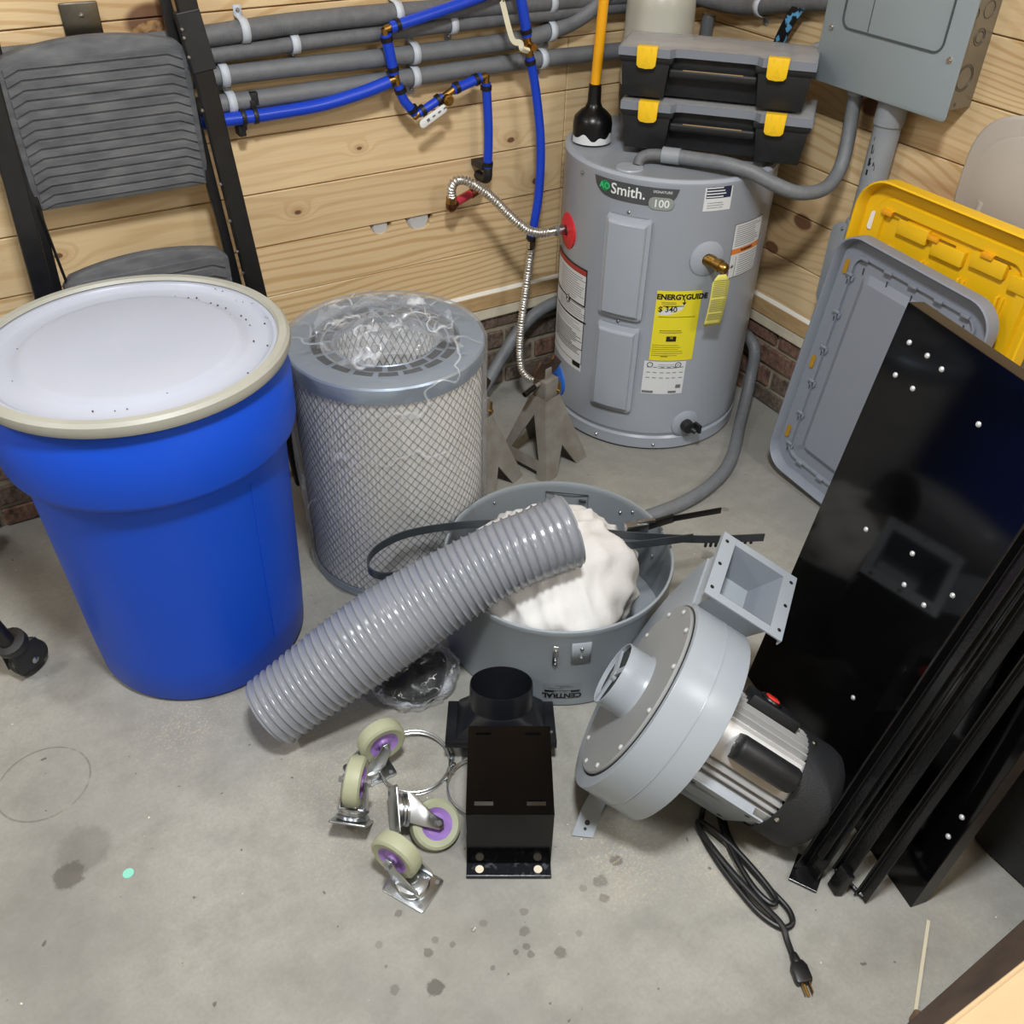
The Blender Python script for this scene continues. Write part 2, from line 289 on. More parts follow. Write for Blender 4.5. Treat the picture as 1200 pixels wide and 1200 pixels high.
PRINTED = {'print', 'letters', 'heading', 'lever_print', 'latch_mark', 'slot_mark', 'price'}
def pieces(mb):
    """separate, non-touching pieces of a builder (each becomes a part of its own)"""
    par = list(range(len(mb.v)))
    def find(i):
        while par[i] != i: par[i] = par[par[i]]; i = par[i]
        return i
    for f in mb.f:
        f = list(f); a = find(f[0])
        for q in f[1:]:
            b = find(q)
            if a != b: par[b] = a
    comp = {}
    for i in range(len(mb.v)): comp.setdefault(find(i), []).append(i)
    if len(comp) < 2 or len(comp) > 90: return [mb]
    ks = list(comp); bb = [[[f(mb.v[i][k] for i in comp[c]) for k in range(3)] for f in (min, max)] for c in ks]; g = list(range(len(ks)))
    def gf(i):
        while g[i] != i: i = g[i]
        return i
    for i in range(len(ks)):
        for j in range(i):
            if all(bb[i][0][k] <= bb[j][1][k]+.0006 and bb[j][0][k] <= bb[i][1][k]+.0006 for k in range(3)): g[gf(i)] = gf(j)
    out = {}
    for i, c in enumerate(ks):
        for v in comp[c]: par[v] = gf(i)
    for f in mb.f:
        f = list(f); o = out.setdefault(par[f[0]], (MB(), {})); m, mp = o; idx = []
        for v in f:
            if v not in mp: mp[v] = len(m.v); m.v.append(mb.v[v])
            idx.append(mp[v])
        m.f.append(idx)
    return [o[0] for o in out.values()]
def ob(name, mb, m, parent=None, smooth=35, bevel=0, bseg=2, loc=None, kind=None, solid=0, label=None, local=False, whole=False):
    if parent is not None and kind is None and not whole:
        if name in PRINTED: kind = 'stuff'
        else:
            gs = pieces(mb)
            if len(gs) > 1: return [ob(name, g, m, parent, smooth, bevel, bseg, loc, None, solid, label, local, True) for g in gs][0]
    me = bpy.data.meshes.new(name); me.from_pydata(mb.v, [], mb.f)
    bm = bmesh.new(); bm.from_mesh(me); bmesh.ops.recalc_face_normals(bm, faces=bm.faces)
    if bevel:
        es = [e for e in bm.edges if len(e.link_faces) == 2 and e.calc_face_angle(0) > radians(30)]
        bmesh.ops.bevel(bm, geom=es, offset=bevel, segments=bseg, affect='EDGES', clamp_overlap=True, profile=.5)
    bm.to_mesh(me); bm.free(); me.materials.append(m)
    if smooth:
        me.polygons.foreach_set('use_smooth', [True]*len(me.polygons)); me.set_sharp_from_angle(angle=radians(smooth))
    if parent is None and kind is None:                     # a thing that is one mesh: origin at its base
        lo = [min(v.co[i] for v in me.vertices) for i in range(3)]; hi = [max(v.co[i] for v in me.vertices) for i in range(3)]
        loc = V(((lo[0]+hi[0])/2, (lo[1]+hi[1])/2, lo[2])); me.transform(Matrix.Translation(-loc))
    o = bpy.data.objects.new(name, me); COL.objects.link(o)
    if loc is not None: o.location = loc
    if solid:
        md = o.modifiers.new('thickness', 'SOLIDIFY'); md.thickness = solid; md.offset = 0
    if parent is not None:
        o.parent = parent
        if not local: o.matrix_parent_inverse = world(parent).inverted()   # vertices stay in world coordinates
    if kind: o['kind'] = kind
    if label: o['label'] = label
    return o
def world(o): return o.matrix_basis.copy() if o.parent is None else world(o.parent) @ o.matrix_parent_inverse @ o.matrix_basis
def tag(o, label, cat, group=None):
    o['label'] = label; o['category'] = cat
    if group: o['group'] = group
    return o
def thing(name, label, cat, loc, group=None):
    o = bpy.data.objects.new(name, None); o.location = loc; o.empty_display_size = .05; COL.objects.link(o); return tag(o, label, cat, group)
def disc(mb, c, d, r, h=.002, seg=16):
    return mb.prism([(r*cos(2*pi*i/seg), r*sin(2*pi*i/seg)) for i in range(seg)], h, c, cyl_ax(d))
def bolt(mb, c, d, r=.005, h=.004):
    ax = cyl_ax(d); return mb.lathe([(0, h), (r*.6, h*.9), (r, h*.35), (r, 0)], 10, c, ax)

# ================================================================ the setting
ob('floor', MB().box((-2.6, -2.6, -.05), (5.3, 5.3, .1)), m_floor, kind='structure', smooth=0)
ob('ceiling', MB().box((-2.6, -2.6, 2.75), (5.3, 5.3, .1)), m_white, kind='structure', smooth=0)
wl = ob('wall_left', MB().box((-2.6, .06, 1.35), (5.3, .06, 2.7)).box((-2.6, .025, .13), (5.3, .03, .26)), m_mortar, kind='structure', smooth=0)
wr = ob('wall_right', MB().box((.06, -2.6, 1.35), (.06, 5.3, 2.7)).box((.025, -2.6, .13), (.03, 5.3, .26)), m_mortar, kind='structure', smooth=0)
ob('wall_front', MB().box((-2.6, -5.25, 1.35), (5.3, .06, 2.7)), m_white, kind='structure', smooth=0)
ob('wall_far_left', MB().box((-5.25, -2.6, 1.35), (.06, 5.3, 2.7)), m_white, kind='structure', smooth=0)
ob('sheathing', MB().box((-2.6, .024, 1.48), (5.2, .008, 2.4)), m_sheath, wl, smooth=0)
ob('sheathing', MB().box((.024, -2.6, 1.48), (.008, 5.2, 2.4)), m_sheath, wr, smooth=0)
def plank(parent, m, ax, a0, a1, z0, z1, cut=None):
    """one board, 17 mm thick with eased edges; cut = outlines (along, z) of notches in its top edge"""
    g = .0013
    if not cut:
        c = [(a0+a1)/2, .009, (z0+z1)/2]; d = [a1-a0, .018, z1-z0-2*g]
        if ax: c = [c[1], c[0], c[2]]; d = [d[1], d[0], d[2]]
        return ob('plank', MB().box(c, d), m, parent, smooth=0, bevel=.0018, bseg=1)
    poly = [(a0, z0+g), (a1, z0+g), (a1, z1-g)]+[p for q in cut for p in q]+[(a0, z1-g)]
    return ob('plank', MB().prism([(a, z) for a, z in poly], -.018, (0, .018, 0), (V((1, 0, 0)), V((0, 0, 1)), V((0, 1, 0)))), m, parent, smooth=0)
zs = [.318]+[.453+.13*i for i in range(18)]
zs[-1] = 2.70
for i in range(len(zs)-1):
    z0, z1 = zs[i], zs[i+1]
    cut = None
    if i == 1:      # two half-round pipe holes under a seam
        cut = [[(x+r*cos(t), z1-.0013-r*.86*sin(t)) for t in [pi*k/8 for k in range(9)]] for x, r in ((-.895, .040), (-1.005, .030))]
    if i < 5:
        plank(wl, m_woodL, 0, -5.2, -.4535, z0, z1, cut); plank(wl, m_woodL, 0, -.4515, .02, z0, z1)
    else: plank(wl, m_woodL, 0, -5.2, .02, z0, z1)
    plank(wr, m_woodR, 1, -5.2, 0, z0+.004, z1+.004)
ob('trim_1', MB().box((-2.6, .004, .296), (5.2, .028, .046)), m_board, kind='structure', smooth=0, bevel=.003)
ob('trim_2', MB().box((.004, -2.6, .299), (.028, 5.2, .046)), m_board, kind='structure', smooth=0, bevel=.003)
ob('trim_3', MB().box((-2.6, .010, .2555), (5.2, .034, .034)), m_cap, kind='structure', smooth=0, bevel=.004)
ob('trim_4', MB().box((.010, -2.6, .2585), (.034, 5.2, .034)), m_cap, kind='structure', smooth=0, bevel=.004)
def dustline(a0, a1, ax, z):
    mb = MB(); n = int((a1-a0)/.012)
    def fn(u, t):
        a = a0+(a1-a0)*u; k = .5+.5*noise.noise(V((a*9, ax*5, 0))); h = .004+.008*k
        b = -.009+.009*t; zz = z+h*(t**.7)-.001
        return V((a, b, zz)) if not ax else V((b, a, zz))
    mb.grid(fn, n, 3); return mb
o = ob('sawdust', dustline(-3, -.3, 0, .3195), m_dust); tag(o, 'pale sawdust lying along the trim ledge of the left plank wall', 'sawdust'); o['kind'] = 'stuff'
o = ob('sawdust', dustline(-1.3, -.3, 1, .3225), m_dust); tag(o, 'white dust lying along the trim ledge of the right wall beside the heater', 'sawdust'); o['kind'] = 'stuff'
bm_ = {}
def brick(parent, a0, a1, z0, z1, ax, proud):
    L = round(a1-a0, 3); H = round(z1-z0, 3); key = (L, H, ax)
    c = V(((a0+a1)/2, proud+.0, (z0+z1)/2)) if not ax else V((proud, (a0+a1)/2, (z0+z1)/2))
    if key not in bm_:
        b0 = ob('brick', MB().box((0, .02, 0) if not ax else (.02, 0, 0), (L, .04, H) if not ax else (.04, L, H)), m_brick, None, smooth=0, bevel=.003, bseg=1, kind='x'); del b0['kind']; bm_[key] = b0.data; o = b0
    else: o = bpy.data.objects.new('brick', bm_[key]); COL.objects.link(o)
    o.parent = parent; o.location = c
for par, ax, sh in ((wl, 0, .06), (wr, 1, .09)):
    for r, (z0, z1) in enumerate(((.003, .050), (.062, .115), (.131, .184), (.199, .238))):
        a = -2.75+(r % 2)*.105+sh
        while a < -.01:
            a1 = min(a+.195, -.004)
            if a1-a > .03: brick(par, a, a1, z0, z1, ax, .003+random.uniform(-.003, .003))
            a += .207
# duct caps seen through the two notches
for i, (x, r) in enumerate(((-.895, .032), (-1.005, .024))):
    o = ob('duct_end', MB().lathe([(0, .012), (r*.8, .012), (r, .004), (r, 0)], 24, (x, .0175, .572), (V((1, 0, 0)), V((0, 0, 1)), V((0, -1, 0)))), mat('pale_cap', 'C2C2C2', .4) if i == 0 else bpy.data.materials['pale_cap'])
    tag(o, ('pale pipe end behind the wider right notch in the plank wall', 'pale pipe end behind the narrower left notch in the plank wall')[i], 'pipe')
# round nail heads are left to the board material; stainless blank plate
t = thing('cover_plate', 'stainless steel blank cover plate on the planks above the step ladder', 'plate', (-1.61, 0, 1.03))
pl = ob('plate', MB().box((-1.61, -.004, 1.085), (.072, .008, .115)), m_steel, t, bevel=.003)
ob('screw', bolt(MB(), (-1.608, -.0075, 1.120), (0, -1, 0), .005), m_chrome, t); ob('screw', bolt(MB(), (-1.608, -.0075, 1.050), (0, -1, 0), .005), m_chrome, t)
o = ob('knot_hole', MB().grid(lambda u, v: V((-1.474+.047*(v*cos(2*pi*u)*(1+.12*sin(4*pi*u+1))), -.0012+.004*noise.noise(V((u*3, v*6, 1)))-.003*(1-v), 1.073+.026*(v*sin(2*pi*u)))), 28, 5, cu=True), mat('knot', '5C3A22', .85, var=.8, vs=60, col2='C09A68', bump=.8, bs=120), wl)

# ---------------------------------------------------------------- conduits on the left wall
def ribbed(path, r, pitch=.006, amp=.04, seg=12):
    p = resample(path, max(int(plen(path)/pitch*3), 8)); n = len(p)
    return MB().tube(p, lambda t: r*(1+amp*sin(2*pi*t*(n-1)/3)), seg)
def strap(x, z, r, par, wall='L', yc=.024, flip=1):
    """two-ear plastic pipe strap round a wall conduit"""
    f = (lambda a, b, c: V((a, b, c))) if wall == 'L' else (lambda a, b, c: V((b, a, c)))
    mb = MB(); R = r+.0025; pr = [(-R*1.9, -.002), (-R*1.05, -.002)]+[(-R*cos(t), -yc-R*sin(t)) for t in [pi*k/10 for k in range(11)]]+[(R*1.05, -.002), (R*1.9, -.002)]
    def fn(u, v):
        a, b = pr[round(u*(len(pr)-1))]; return f(x+(v-.5)*.018*flip, b, z+a)
    mb.grid(fn, len(pr)-1, 1)
    o = ob('strap', mb, m_strap, par, solid=.0025)
    sc = MB()
    for e in (-1, 1): bolt(sc, f(x, -.004, z+e*R*1.5), f(0, -1, 0), .0045)
    ob('screw', sc, m_zinc, o); return o
def conduit(label, path, r, m, straps, group=None, wall='L', amp=.016):
    p = cr(path, 8); t = thing('conduit', label, 'conduit', (sum(q.x for q in p)/len(p), sum(q.y for q in p)/len(p), min(q.z for q in p)), group)
    ob('tube', ribbed(p, r, .006, amp), m, t)
    for a, z in straps: strap(a, z, r, t, wall)
    return t
Y = -.024
conduit('thickest grey conduit on the left wall, topmost of four', [(-2.6, Y, 1.062), (-1.6, Y, 1.060), (-1.384, Y, 1.064), (-1.194, Y, 1.072), (-.931, Y, 1.072), (-.6, Y, 1.064), (-.3, Y, 1.060), (-.13, Y-.01, 1.055), (-.06, -.07, 1.04), (-.03, -.14, 1.036), (Y, -.23, 1.050), (Y, -.42, 1.092), (Y, -.6, 1.11)], .0215, m_conddk, [(-1.298, 1.068), (-.942, 1.072), (-.529, 1.063)])
strap(-.23, 1.05, .0215, bpy.data.objects['conduit'], 'R')
conduit('thinner dark grey conduit on the left wall, second of four from the top', [(-2.6, Y, 1.02), (-1.384, Y, 1.028), (-1.190, Y, 1.032), (-.868, Y, 1.036), (-.589, Y, 1.037), (-.2, Y, 1.035), (-.05, Y, 1.03)], .0165, m_conddk, [(-1.19, 1.032), (-.801, 1.036)])
conduit('grey conduit that curves upward behind the yellow handle, third of four', [(-2.6, Y, .985), (-1.386, Y, .986), (-.936, Y, .983), (-.637, Y, .986), (-.513, Y, 1.0), (-.43, Y-.01, 1.03), (-.36, Y-.015, 1.09), (-.33, Y-.012, 1.18), (-.32, Y, 1.5), (-.32, Y, 2.69)], .020, m_cond, [(-1.355, .986), (-.903, .984), (-.525, .998)])
conduit('grey conduit on the left wall, lowest of four', [(-2.6, Y, .925), (-1.384, Y, .929), (-.917, Y, .933), (-.586, Y, .936), (-.25, Y, .93), (-.05, Y, .925)], .020, m_cond, [(-1.349, .929), (-.905, .933), (-.548, .936)])
t = conduit('grey flexible conduit running from the corner behind the heater onto the floor', [(-.032, -.045, 1.0), (-.032, -.04, .9), (-.028, -.038, .6), (-.024, -.05, .36), (-.0195, -.13, .21), (-.0195, -.30, .20), (-.028, -.43, .185), (-.055, -.47, .09), (-.14, -.545, .025), (-.298, -.683, .0185), (-.42, -.745, .0185), (-.55, -.772, .0185), (-.70, -.765, .0185), (-.78, -.73, .0185)], .0178, m_cond, [])
conduit('short grey conduit slanting down the bricks left of the heater', [(-.36, -.024, .255), (-.45, -.024, .250), (-.53, -.026, .232), (-.60, -.034, .19), (-.66, -.045, .13), (-.74, -.07, .05), (-.80, -.11, .021), (-.9, -.16, .021)], .0185, m_cond, [])

# ---------------------------------------------------------------- blue water pipe
def crimp(mb, p, d, r=.013, h=.010): d = V(d).normalized(); return mb.tube([V(p)-d*h/2, V(p)+d*h/2], r, 14)
t = thing('water_pipe', 'blue plastic water pipe run with brass tee and white shut-off lever on the left wall', 'pipe', (-.95, -.04, .683))
y = -.047
ob('pipe', MB().tube(cr([(-2.6, y, .905), (-1.816, y, .910), (-1.385, y, .902), (-1.25, y, .902), (-1.145, y, .906), (-1.05, y-.006, .922), (-.985, y-.01, .938)], 10), .0145, 14), m_pex, t)
ob('pipe', MB().tube([(-.972, y-.012, .955), (-.988, y-.014, 1.040)], .0125, 14), m_pex, t)
ob('pipe', MB().tube(cr([(-.976, y-.014, 1.052), (-.80, y-.016, 1.086), (-.6, y-.016, 1.13), (-.36, y-.012, 1.19), (-.24, y-.01, 1.27), (-.21, y-.008, 1.5), (-.21, y-.008, 2.695)], 6), .0125, 14), m_pex, t)
ob('pipe', MB().tube(cr([(-.963, y-.012, .930), (-.952, y-.013, .896), (-.925, y-.014, .862)], 6), .0115, 14), m_pex, t)
ob('pipe', MB().tube([(-.915, y-.014, .860), (-.850, y-.016, .890)], .0105, 14), m_pex, t)
ob('pipe', MB().tube([(-.822, y-.016, .903), (-.745, y-.014, .922)], .0115, 14), m_pex, t)
ob('pipe', MB().tube(cr([(-.729, y-.013, .908), (-.723, y-.014, .80), (-.724, y-.013, .70)], 6), .0115, 14), m_pex, t)
br = MB()
for p, q in (((-.985, y-.01, .940), (-.968, y-.012, .944)), ((-.970, y-.012, .958), (-.964, y-.012, .926)), ((-.989, y-.014, 1.036), (-.990, y-.014, 1.052)), ((-.992, y-.014, 1.049), (-.972, y-.014, 1.054)),
        ((-.928, y-.014, .866), (-.921, y-.014, .852)), ((-.928, y-.014, .853), (-.910, y-.014, .863)), ((-.852, y-.016, .888), (-.820, y-.016, .904)), ((-.748, y-.014, .921), (-.729, y-.013, .924)), ((-.729, y-.013, .928), (-.729, y-.013, .906))): rod(br, p, q, .0085)
ob('fitting', br, m_brass, t, label='brass tee, elbows and valve body')
cm = MB()
for p, d in (((-.974, y-.012, .966), (-.2, 0, 1)), ((-.986, y-.014, 1.030), (-.2, 0, 1)), ((-.958, y-.012, .917), (.3, 0, -1)), ((-.931, y-.014, .872), (.5, 0, -.8)), ((-.904, y-.014, .866), (1, 0, .45)), ((-.862, y-.016, .885), (1, 0, .45)), ((-.812, y-.016, .907), (1, 0, .3)), ((-.757, y-.014, .919), (1, 0, .3)), ((-.729, y-.013, .897), (0, 0, 1)), ((-.958, y-.014, 1.056), (1, 0, .2)), ((-.724, y-.013, .712), (0, 0, 1)), ((-1.82, y, .91), (1, 0, 0))): crimp(cm, p, d, .0142)
ob('crimp_ring', cm, m_blk, t)
cl = MB()
for x, dz in ((-1.333, -.010), (-1.306, .012)):
    cl.tube([(x-.005, y, .902), (x+.005, y, .902)], .0175, 14).box((x, -.024, .902+dz*2), (.012, .046, .016)).box((x+dz*.5, -.03, .902+dz*2.8), (.016, .030, .026))
ob('pipe_clip', cl, m_blkp, t, bevel=.001)
va = MB(); va.prism([(a, b) for a, b in rrect(.078, .019, .009)], .004, (-.889, y-.038, .857), (V((.9, 0, .44)), V((-.44, 0, .9)), V((0, -1, 0))))
lv = ob('valve_lever', va, m_pal, t, label='white shut-off lever with grey print', bevel=.0008)
vp = MB()
for k in range(4): vp.box(V((-.903+k*.015, y-.0425, .851+k*.0073)), (.008, .0004, .004 if k else .007), (V((.9, 0, .44)), V((0, 1, 0)), V((-.44, 0, .9))))
ob('lever_print', vp, m_inkg, lv)
ob('lever_screw', MB().lathe([(0, .016), (.007, .016), (.008, .012), (.013, .011), (.013, 0)], 12, (-.845, y-.028, .887), (V((1, 0, 0)), V((0, 0, 1)), V((0, -1, 0)))), m_brass, t)
el = MB().tube(cr([(-.724, y-.013, .702), (-.724, y-.013, .680), (-.722, y+.004, .668), (-.720, -.001, .666)], 5), .0125, 12)
el.box((-.724, -.03, .703), (.034, .055, .014)); ob('drop_elbow', el, m_blkp, t, bevel=.0006)

t = thing('water_pipe', 'blue water pipe with ivory lever valve hanging down to the corrugated hose', 'pipe', (-.61, -.09, .49))
yb = -.095
ob('pipe', MB().tube(cr([(-.72, yb, 2.695), (-.72, yb, 1.6), (-.70, yb, 1.25), (-.656, yb, 1.09), (-.637, yb, 1.01)], 6), .0125, 14), m_pex, t)
ob('pipe', MB().tube(cr([(-.628, yb, .965), (-.606, yb, .877), (-.590, yb-.005, .751), (-.594, yb-.01, .62), (-.613, yb-.012, .515)], 8), .0115, 14), m_pex, t)
f = MB(); rod(f, (-.638, yb, 1.012), (-.627, yb, .962), .010); rod(f, (-.634, yb, .988), (-.660, yb-.022, .984), .008); rod(f, (-.633, yb, .990), (-.633, yb-.028, .990), .009)
ob('fitting', f, m_brass, t)
ob('crimp_ring', crimp(crimp(crimp(MB(), (-.640, yb, 1.022), (-.3, 0, 1), .0145), (-.6255, yb, .952), (-.25, 0, 1), .0135), (-.614, yb-.012, .510), (.2, 0, 1), .0135), m_blk, t)
ob('valve_lever', MB().tube(cr([(-.650, yb-.03, .985), (-.668, yb-.03, .992), (-.672, yb-.028, 1.004), (-.690, yb-.02, 1.014), (-.715, yb-.02, 1.085), (-.719, yb-.02, 1.094)], 5), 1, prof=[(.0035, .006), (-.0035, .006), (-.0035, -.006), (.0035, -.006)]), mat('ivory_lever', 'E9E2C4', .45), t, label='ivory shut-off lever')

# ---------------------------------------------------------------- braided hoses
def flexhose(name, label, path, r, ends):
    p = cr(path, 12); t = thing(name, label, 'hose', p[0]); n = int(plen(p)/.0018); q = resample(p, n)
    ob('hose', MB().tube(q, lambda u: r*(1+.13*sin(2*pi*u*(n-1)/4.2)), 12), m_braid, t)
    for nm, pts, rr, m in ends: ob(nm, MB().tube([V(a) for a in pts], rr, 6 if nm == 'hex_nut' else 16), m, t, smooth=25)
    return t
t = flexhose('corrugated_hose', 'corrugated steel hose from the red pipe stub to the red heater inlet', [(-.838, -.075, .650), (-.840, -.080, .676), (-.828, -.088, .694), (-.80, -.105, .690), (-.755, -.135, .655), (-.71, -.165, .603), (-.675, -.185, .572), (-.645, -.197, .562), (-.620, -.203, .562)], .0115,
    [('sleeve', ((-.626, -.202, .562), (-.604, -.207, .563)), .0105, m_chrome), ('hex_nut', ((-.606, -.2065, .563), (-.594, -.2085, .5635)), .0145, m_chrome), ('nipple', ((-.594, -.2085, .5635), (-.560, -.214, .564)), .012, m_zinc),
     ('hex_nut', ((-.838, -.073, .634), (-.838, -.075, .652)), .014, m_brass)])
t = flexhose('corrugated_hose', 'corrugated steel hose hanging from the blue pipe to the blue heater inlet', [(-.617, -.112, .478), (-.622, -.114, .44), (-.634, -.118, .36), (-.648, -.124, .27), (-.658, -.135, .19), (-.658, -.150, .135), (-.642, -.168, .108), (-.618, -.182, .104), (-.602, -.192, .107)], .0105,
    [('sleeve', ((-.617, -.112, .482), (-.615, -.110, .462)), .010, m_chrome), ('hex_nut', ((-.6155, -.109, .482), (-.6145, -.108, .502)), .0135, m_chrome), ('sleeve', ((-.604, -.191, .106), (-.572, -.212, .112)), .010, m_zinc)])
t = thing('pipe_stub', 'short red water pipe with elbows coming out of the plank wall', 'pipe', (-.80, -.03, .62))
ob('pipe', MB().tube([(-.760, -.038, .634), (-.828, -.062, .626)], .0115, 14), m_red, t); ob('pipe', MB().tube([(-.838, -.070, .622), (-.838, -.072, .646)], .0115, 14), m_red, t)
ob('elbow', MB().tube(cr([(-.735, -.001, .642), (-.735, -.030, .642), (-.745, -.036, .638), (-.764, -.040, .633)], 5), .0125, 12).tube(cr([(-.82, -.058, .627), (-.836, -.068, .620), (-.838, -.070, .634)], 5), .0130, 12), m_copp, t)

# ================================================================ water heater
HX, HY, HR, HH = -.307, -.283, .273, .765
def HC(th, z, h=0): a = radians(th); return V((HX+(HR+h)*cos(a), HY+(HR+h)*sin(a), z))
def ring_breaks(w, prof, k=10):
    s = set(round(-w/2+w*i/k, 5) for i in range(k+1))
    for i, _ in prof:
        for e in (0, .0015): 
            for q in (i+e,): s |= {round(-w/2+q, 5), round(w/2-q, 5)}
    s |= {round(sg*(w/2-q), 5) for sg in (-1, 1) for q in (.003, .006, .009)}
    return sorted(x for x in s if abs(x) <= w/2+1e-6)
def cpatch(mb, th, z, w, h, r, prof):
    """patch wrapped on the heater shell; prof = (inset from the outline, height)"""
    us, vs = ring_breaks(w, prof), ring_breaks(h, prof, 4)
    def sd(x, y):
        qx, qy = abs(x)-w/2+r, abs(y)-h/2+r
        return -(sqrt(max(qx, 0)**2+max(qy, 0)**2)+min(max(qx, qy), 0)-r)
    def hh(d):
        if d <= prof[0][0]: return prof[0][1]-(.004 if d < -1e-5 else 0)
        for (a, ha), (b, hb) in zip(prof, prof[1:]):
            if a <= d <= b: return ha+(hb-ha)*(d-a)/max(b-a, 1e-9)
        return prof[-1][1]
    return mb.grid(lambda u, v: (lambda x, y: HC(th+math.degrees(x/HR), z+y, hh(sd(x, y))))(us[round(u*(len(us)-1))], vs[round(v*(len(vs)-1))]), len(us)-1, len(vs)-1)
def flat(mb, th, z, w, h, off=.0008, r=.0): return cpatch(mb, th, z, w, h, r or .0001, [(0, off), (.0002, off)])
def shell(th, z, off): return lambda x, y: HC(th+math.degrees(x/HR), z+y, off)
def lines(mb, th, z, w, n, step, off=.0012, h=.0016, jag=.3):
    for i in range(n):
        ww = w*(1-jag*random.random()); flat(mb, th-math.degrees((w-ww)/2/HR), z-i*step, ww, h, off)
    return mb
t = thing('water_heater', 'squat grey electric water heater in the corner with yellow energy label', 'water heater', (HX, HY, 0))
ob('tank', MB().lathe([(0, .004), (HR-.004, .004), (HR+.001, .008), (HR+.001, .040), (HR-.004, .046), (HR-.003, .054), (HR, .058), (HR, HH-.018), (HR+.002, HH-.013), (HR+.002, HH-.006), (HR-.004, HH), (HR-.012, HH)], 96, (HX, HY, 0)), m_heat, t)
ob('top_cap', MB().lathe([(HR-.011, HH), (HR-.018, HH-.004), (.1, HH-.004), (0, HH-.003)], 64, (HX, HY, 0)), m_heatcap, t)
for z, h in ((.533, .268), (.249, .255)):
    p = ob('access_panel', cpatch(MB(), -147.6 if z > .4 else -147.8, z, .118, h, .010, [(0, .003), (.001, .010), (.010, .013), (.014, .019), (.017, .0205), (.05, .0205)]), m_heat, t, smooth=25)
    ob('screw', bolt(MB(), HC(-148.3, z+h/2+.010), HC(-148.3, 0)-V((HX, HY, 0)), .0045), m_zinc, p)
sc = MB()
for th, z in ((-120, .020), (-155, .022), (-180, .735)): bolt(sc, HC(th, z, .002), HC(th, 0)-V((HX, HY, 0)), .0045)
ob('screw', sc, m_zinc, t)
# brand badge: dark lens shape
mb = MB(); mb.grid(lambda u, v: (lambda x: HC(-147+math.degrees(x/HR), (.7455-v*(.0005+.044*max(0, 1-(abs(x)/.110)**5)**.6)), .0015))((u-.5)*.22), 40, 4)
bd = ob('brand_badge', mb, m_bann, t, label='charcoal badge with the maker name')
ob('roundel', disc(MB(), HC(-163, .7275, .0014), HC(-161.3, 0)-V((HX, HY, 0)), .0125, .001, 24), m_green, bd)
ob('letters', MB().text('AO', .021, shell(-163, .7275, .0032), bold=.0004), mat('green_letters', '43C583', .4), bd)
ob('letters', MB().text('Smith.', .036, shell(-149.8, .7255, .0026), bold=.0005).text('SIGNATURE', .0085, shell(-132.0, .7365, .0026)), m_pal, bd)
mb = MB(); cpatch(mb, -132.2, .7085, .062, .030, .0148, [(0, .002), (.0005, .0026)]); b2 = ob('number_badge', mb, m_badge, bd); 
ob('number', MB().text('100', .026, shell(-132.2, .7085, .0034), bold=.0003), m_pal, bd)
# top right white/navy label
lb = ob('label', flat(MB(), -103.6, .7245, .072, .064), m_paper, t, label='white label with navy block of print')
ob('print', flat(MB(), -103.6, .738, .064, .030, .0012), m_navy, lb)
ob('print', lines(lines(MB(), -105, .748, .05, 4, .007, .0018, .003), -104, .711, .05, 3, .006), m_paper, lb); ob('print', lines(MB(), -104, .712, .05, 3, .006), m_inkg, lb)
# orange warning label
lb = ob('label', flat(MB(), -78.5, .5775, .112, .142), m_paper, t, label='white instruction label with an orange warning band')
ob('warning_band', flat(MB(), -78.5, .5765, .112, .014, .0012), m_org, lb)
ob('print', MB().text('WARNING', .0095, shell(-78.5, .5765, .0018), bold=.0004), m_ink, lb)
ob('print', lines(lines(MB(), -78.5, .641, .096, 10, .0056), -75.5, .562, .078, 9, .0062), m_inkg, lb)
mb = MB(); [flat(mb, -78.5+s*11.6, .5775, .0012, .142, .0013) for s in (-1, 1)]; [flat(mb, -78.5, .5775+s*.0705, .112, .0012, .0013) for s in (-1, 1)]; flat(mb, -85.8, .534, .0012, .054, .0013)
for k in range(7): mb.add([shell(-88, .537, .0016)(.002*cos(a), .002*sin(a)) for a in (0, 2)]+[shell(-88, .537, .0016)(.008*cos(k*.9), .007*sin(k*.9))], [(0, 1, 2)])
ob('print', mb, m_ink, lb)
# tall instruction label at the left
def frame(mb, th, z, w, h, b=.003, off=.0013):
    dth = math.degrees((w/2-b/2)/HR); [flat(mb, th+s*dth, z, b, h, off) for s in (-1, 1)]; [flat(mb, th, z+s*(h/2-b/2), w, b, off) for s in (-1, 1)]; return mb
LT = 170.3
lb = ob('label', flat(MB(), LT, .344, .185, .300), m_paper, t, label='tall white instruction label with black framed sections')
mb = MB(); frame(mb, LT, .442, .185, .106, .0045); frame(mb, LT, .302, .185, .085, .0025); frame(mb, LT, .302, .185, .17, .0015); flat(mb, LT+4, .345, .16, .005, .0014)
ob('print', mb, m_ink, lb); ob('heading', flat(MB(), LT, .484, .176, .016, .0012), m_redb, lb)
ob('print', lines(lines(lines(lines(MB(), LT+5, .466, .13, 11, .0066), LT+6, .378, .14, 5, .006), LT+2, .334, .15, 4, .006, .0012, .0012), LT+2, .305, .16, 12, .0055, .0012, .0026), m_inkg, lb)
ob('print', disc(flat(MB(), LT+15, .211, .034, .015, .0014, .003), HC(LT+3, .386, .0014), HC(LT+3, 0)-V((HX, HY, 0)), .011, .0006, 20), m_ink, lb)
ob('print', MB().text('2', .02, shell(LT+3, .386, .0024), bold=.001), m_paper, lb)
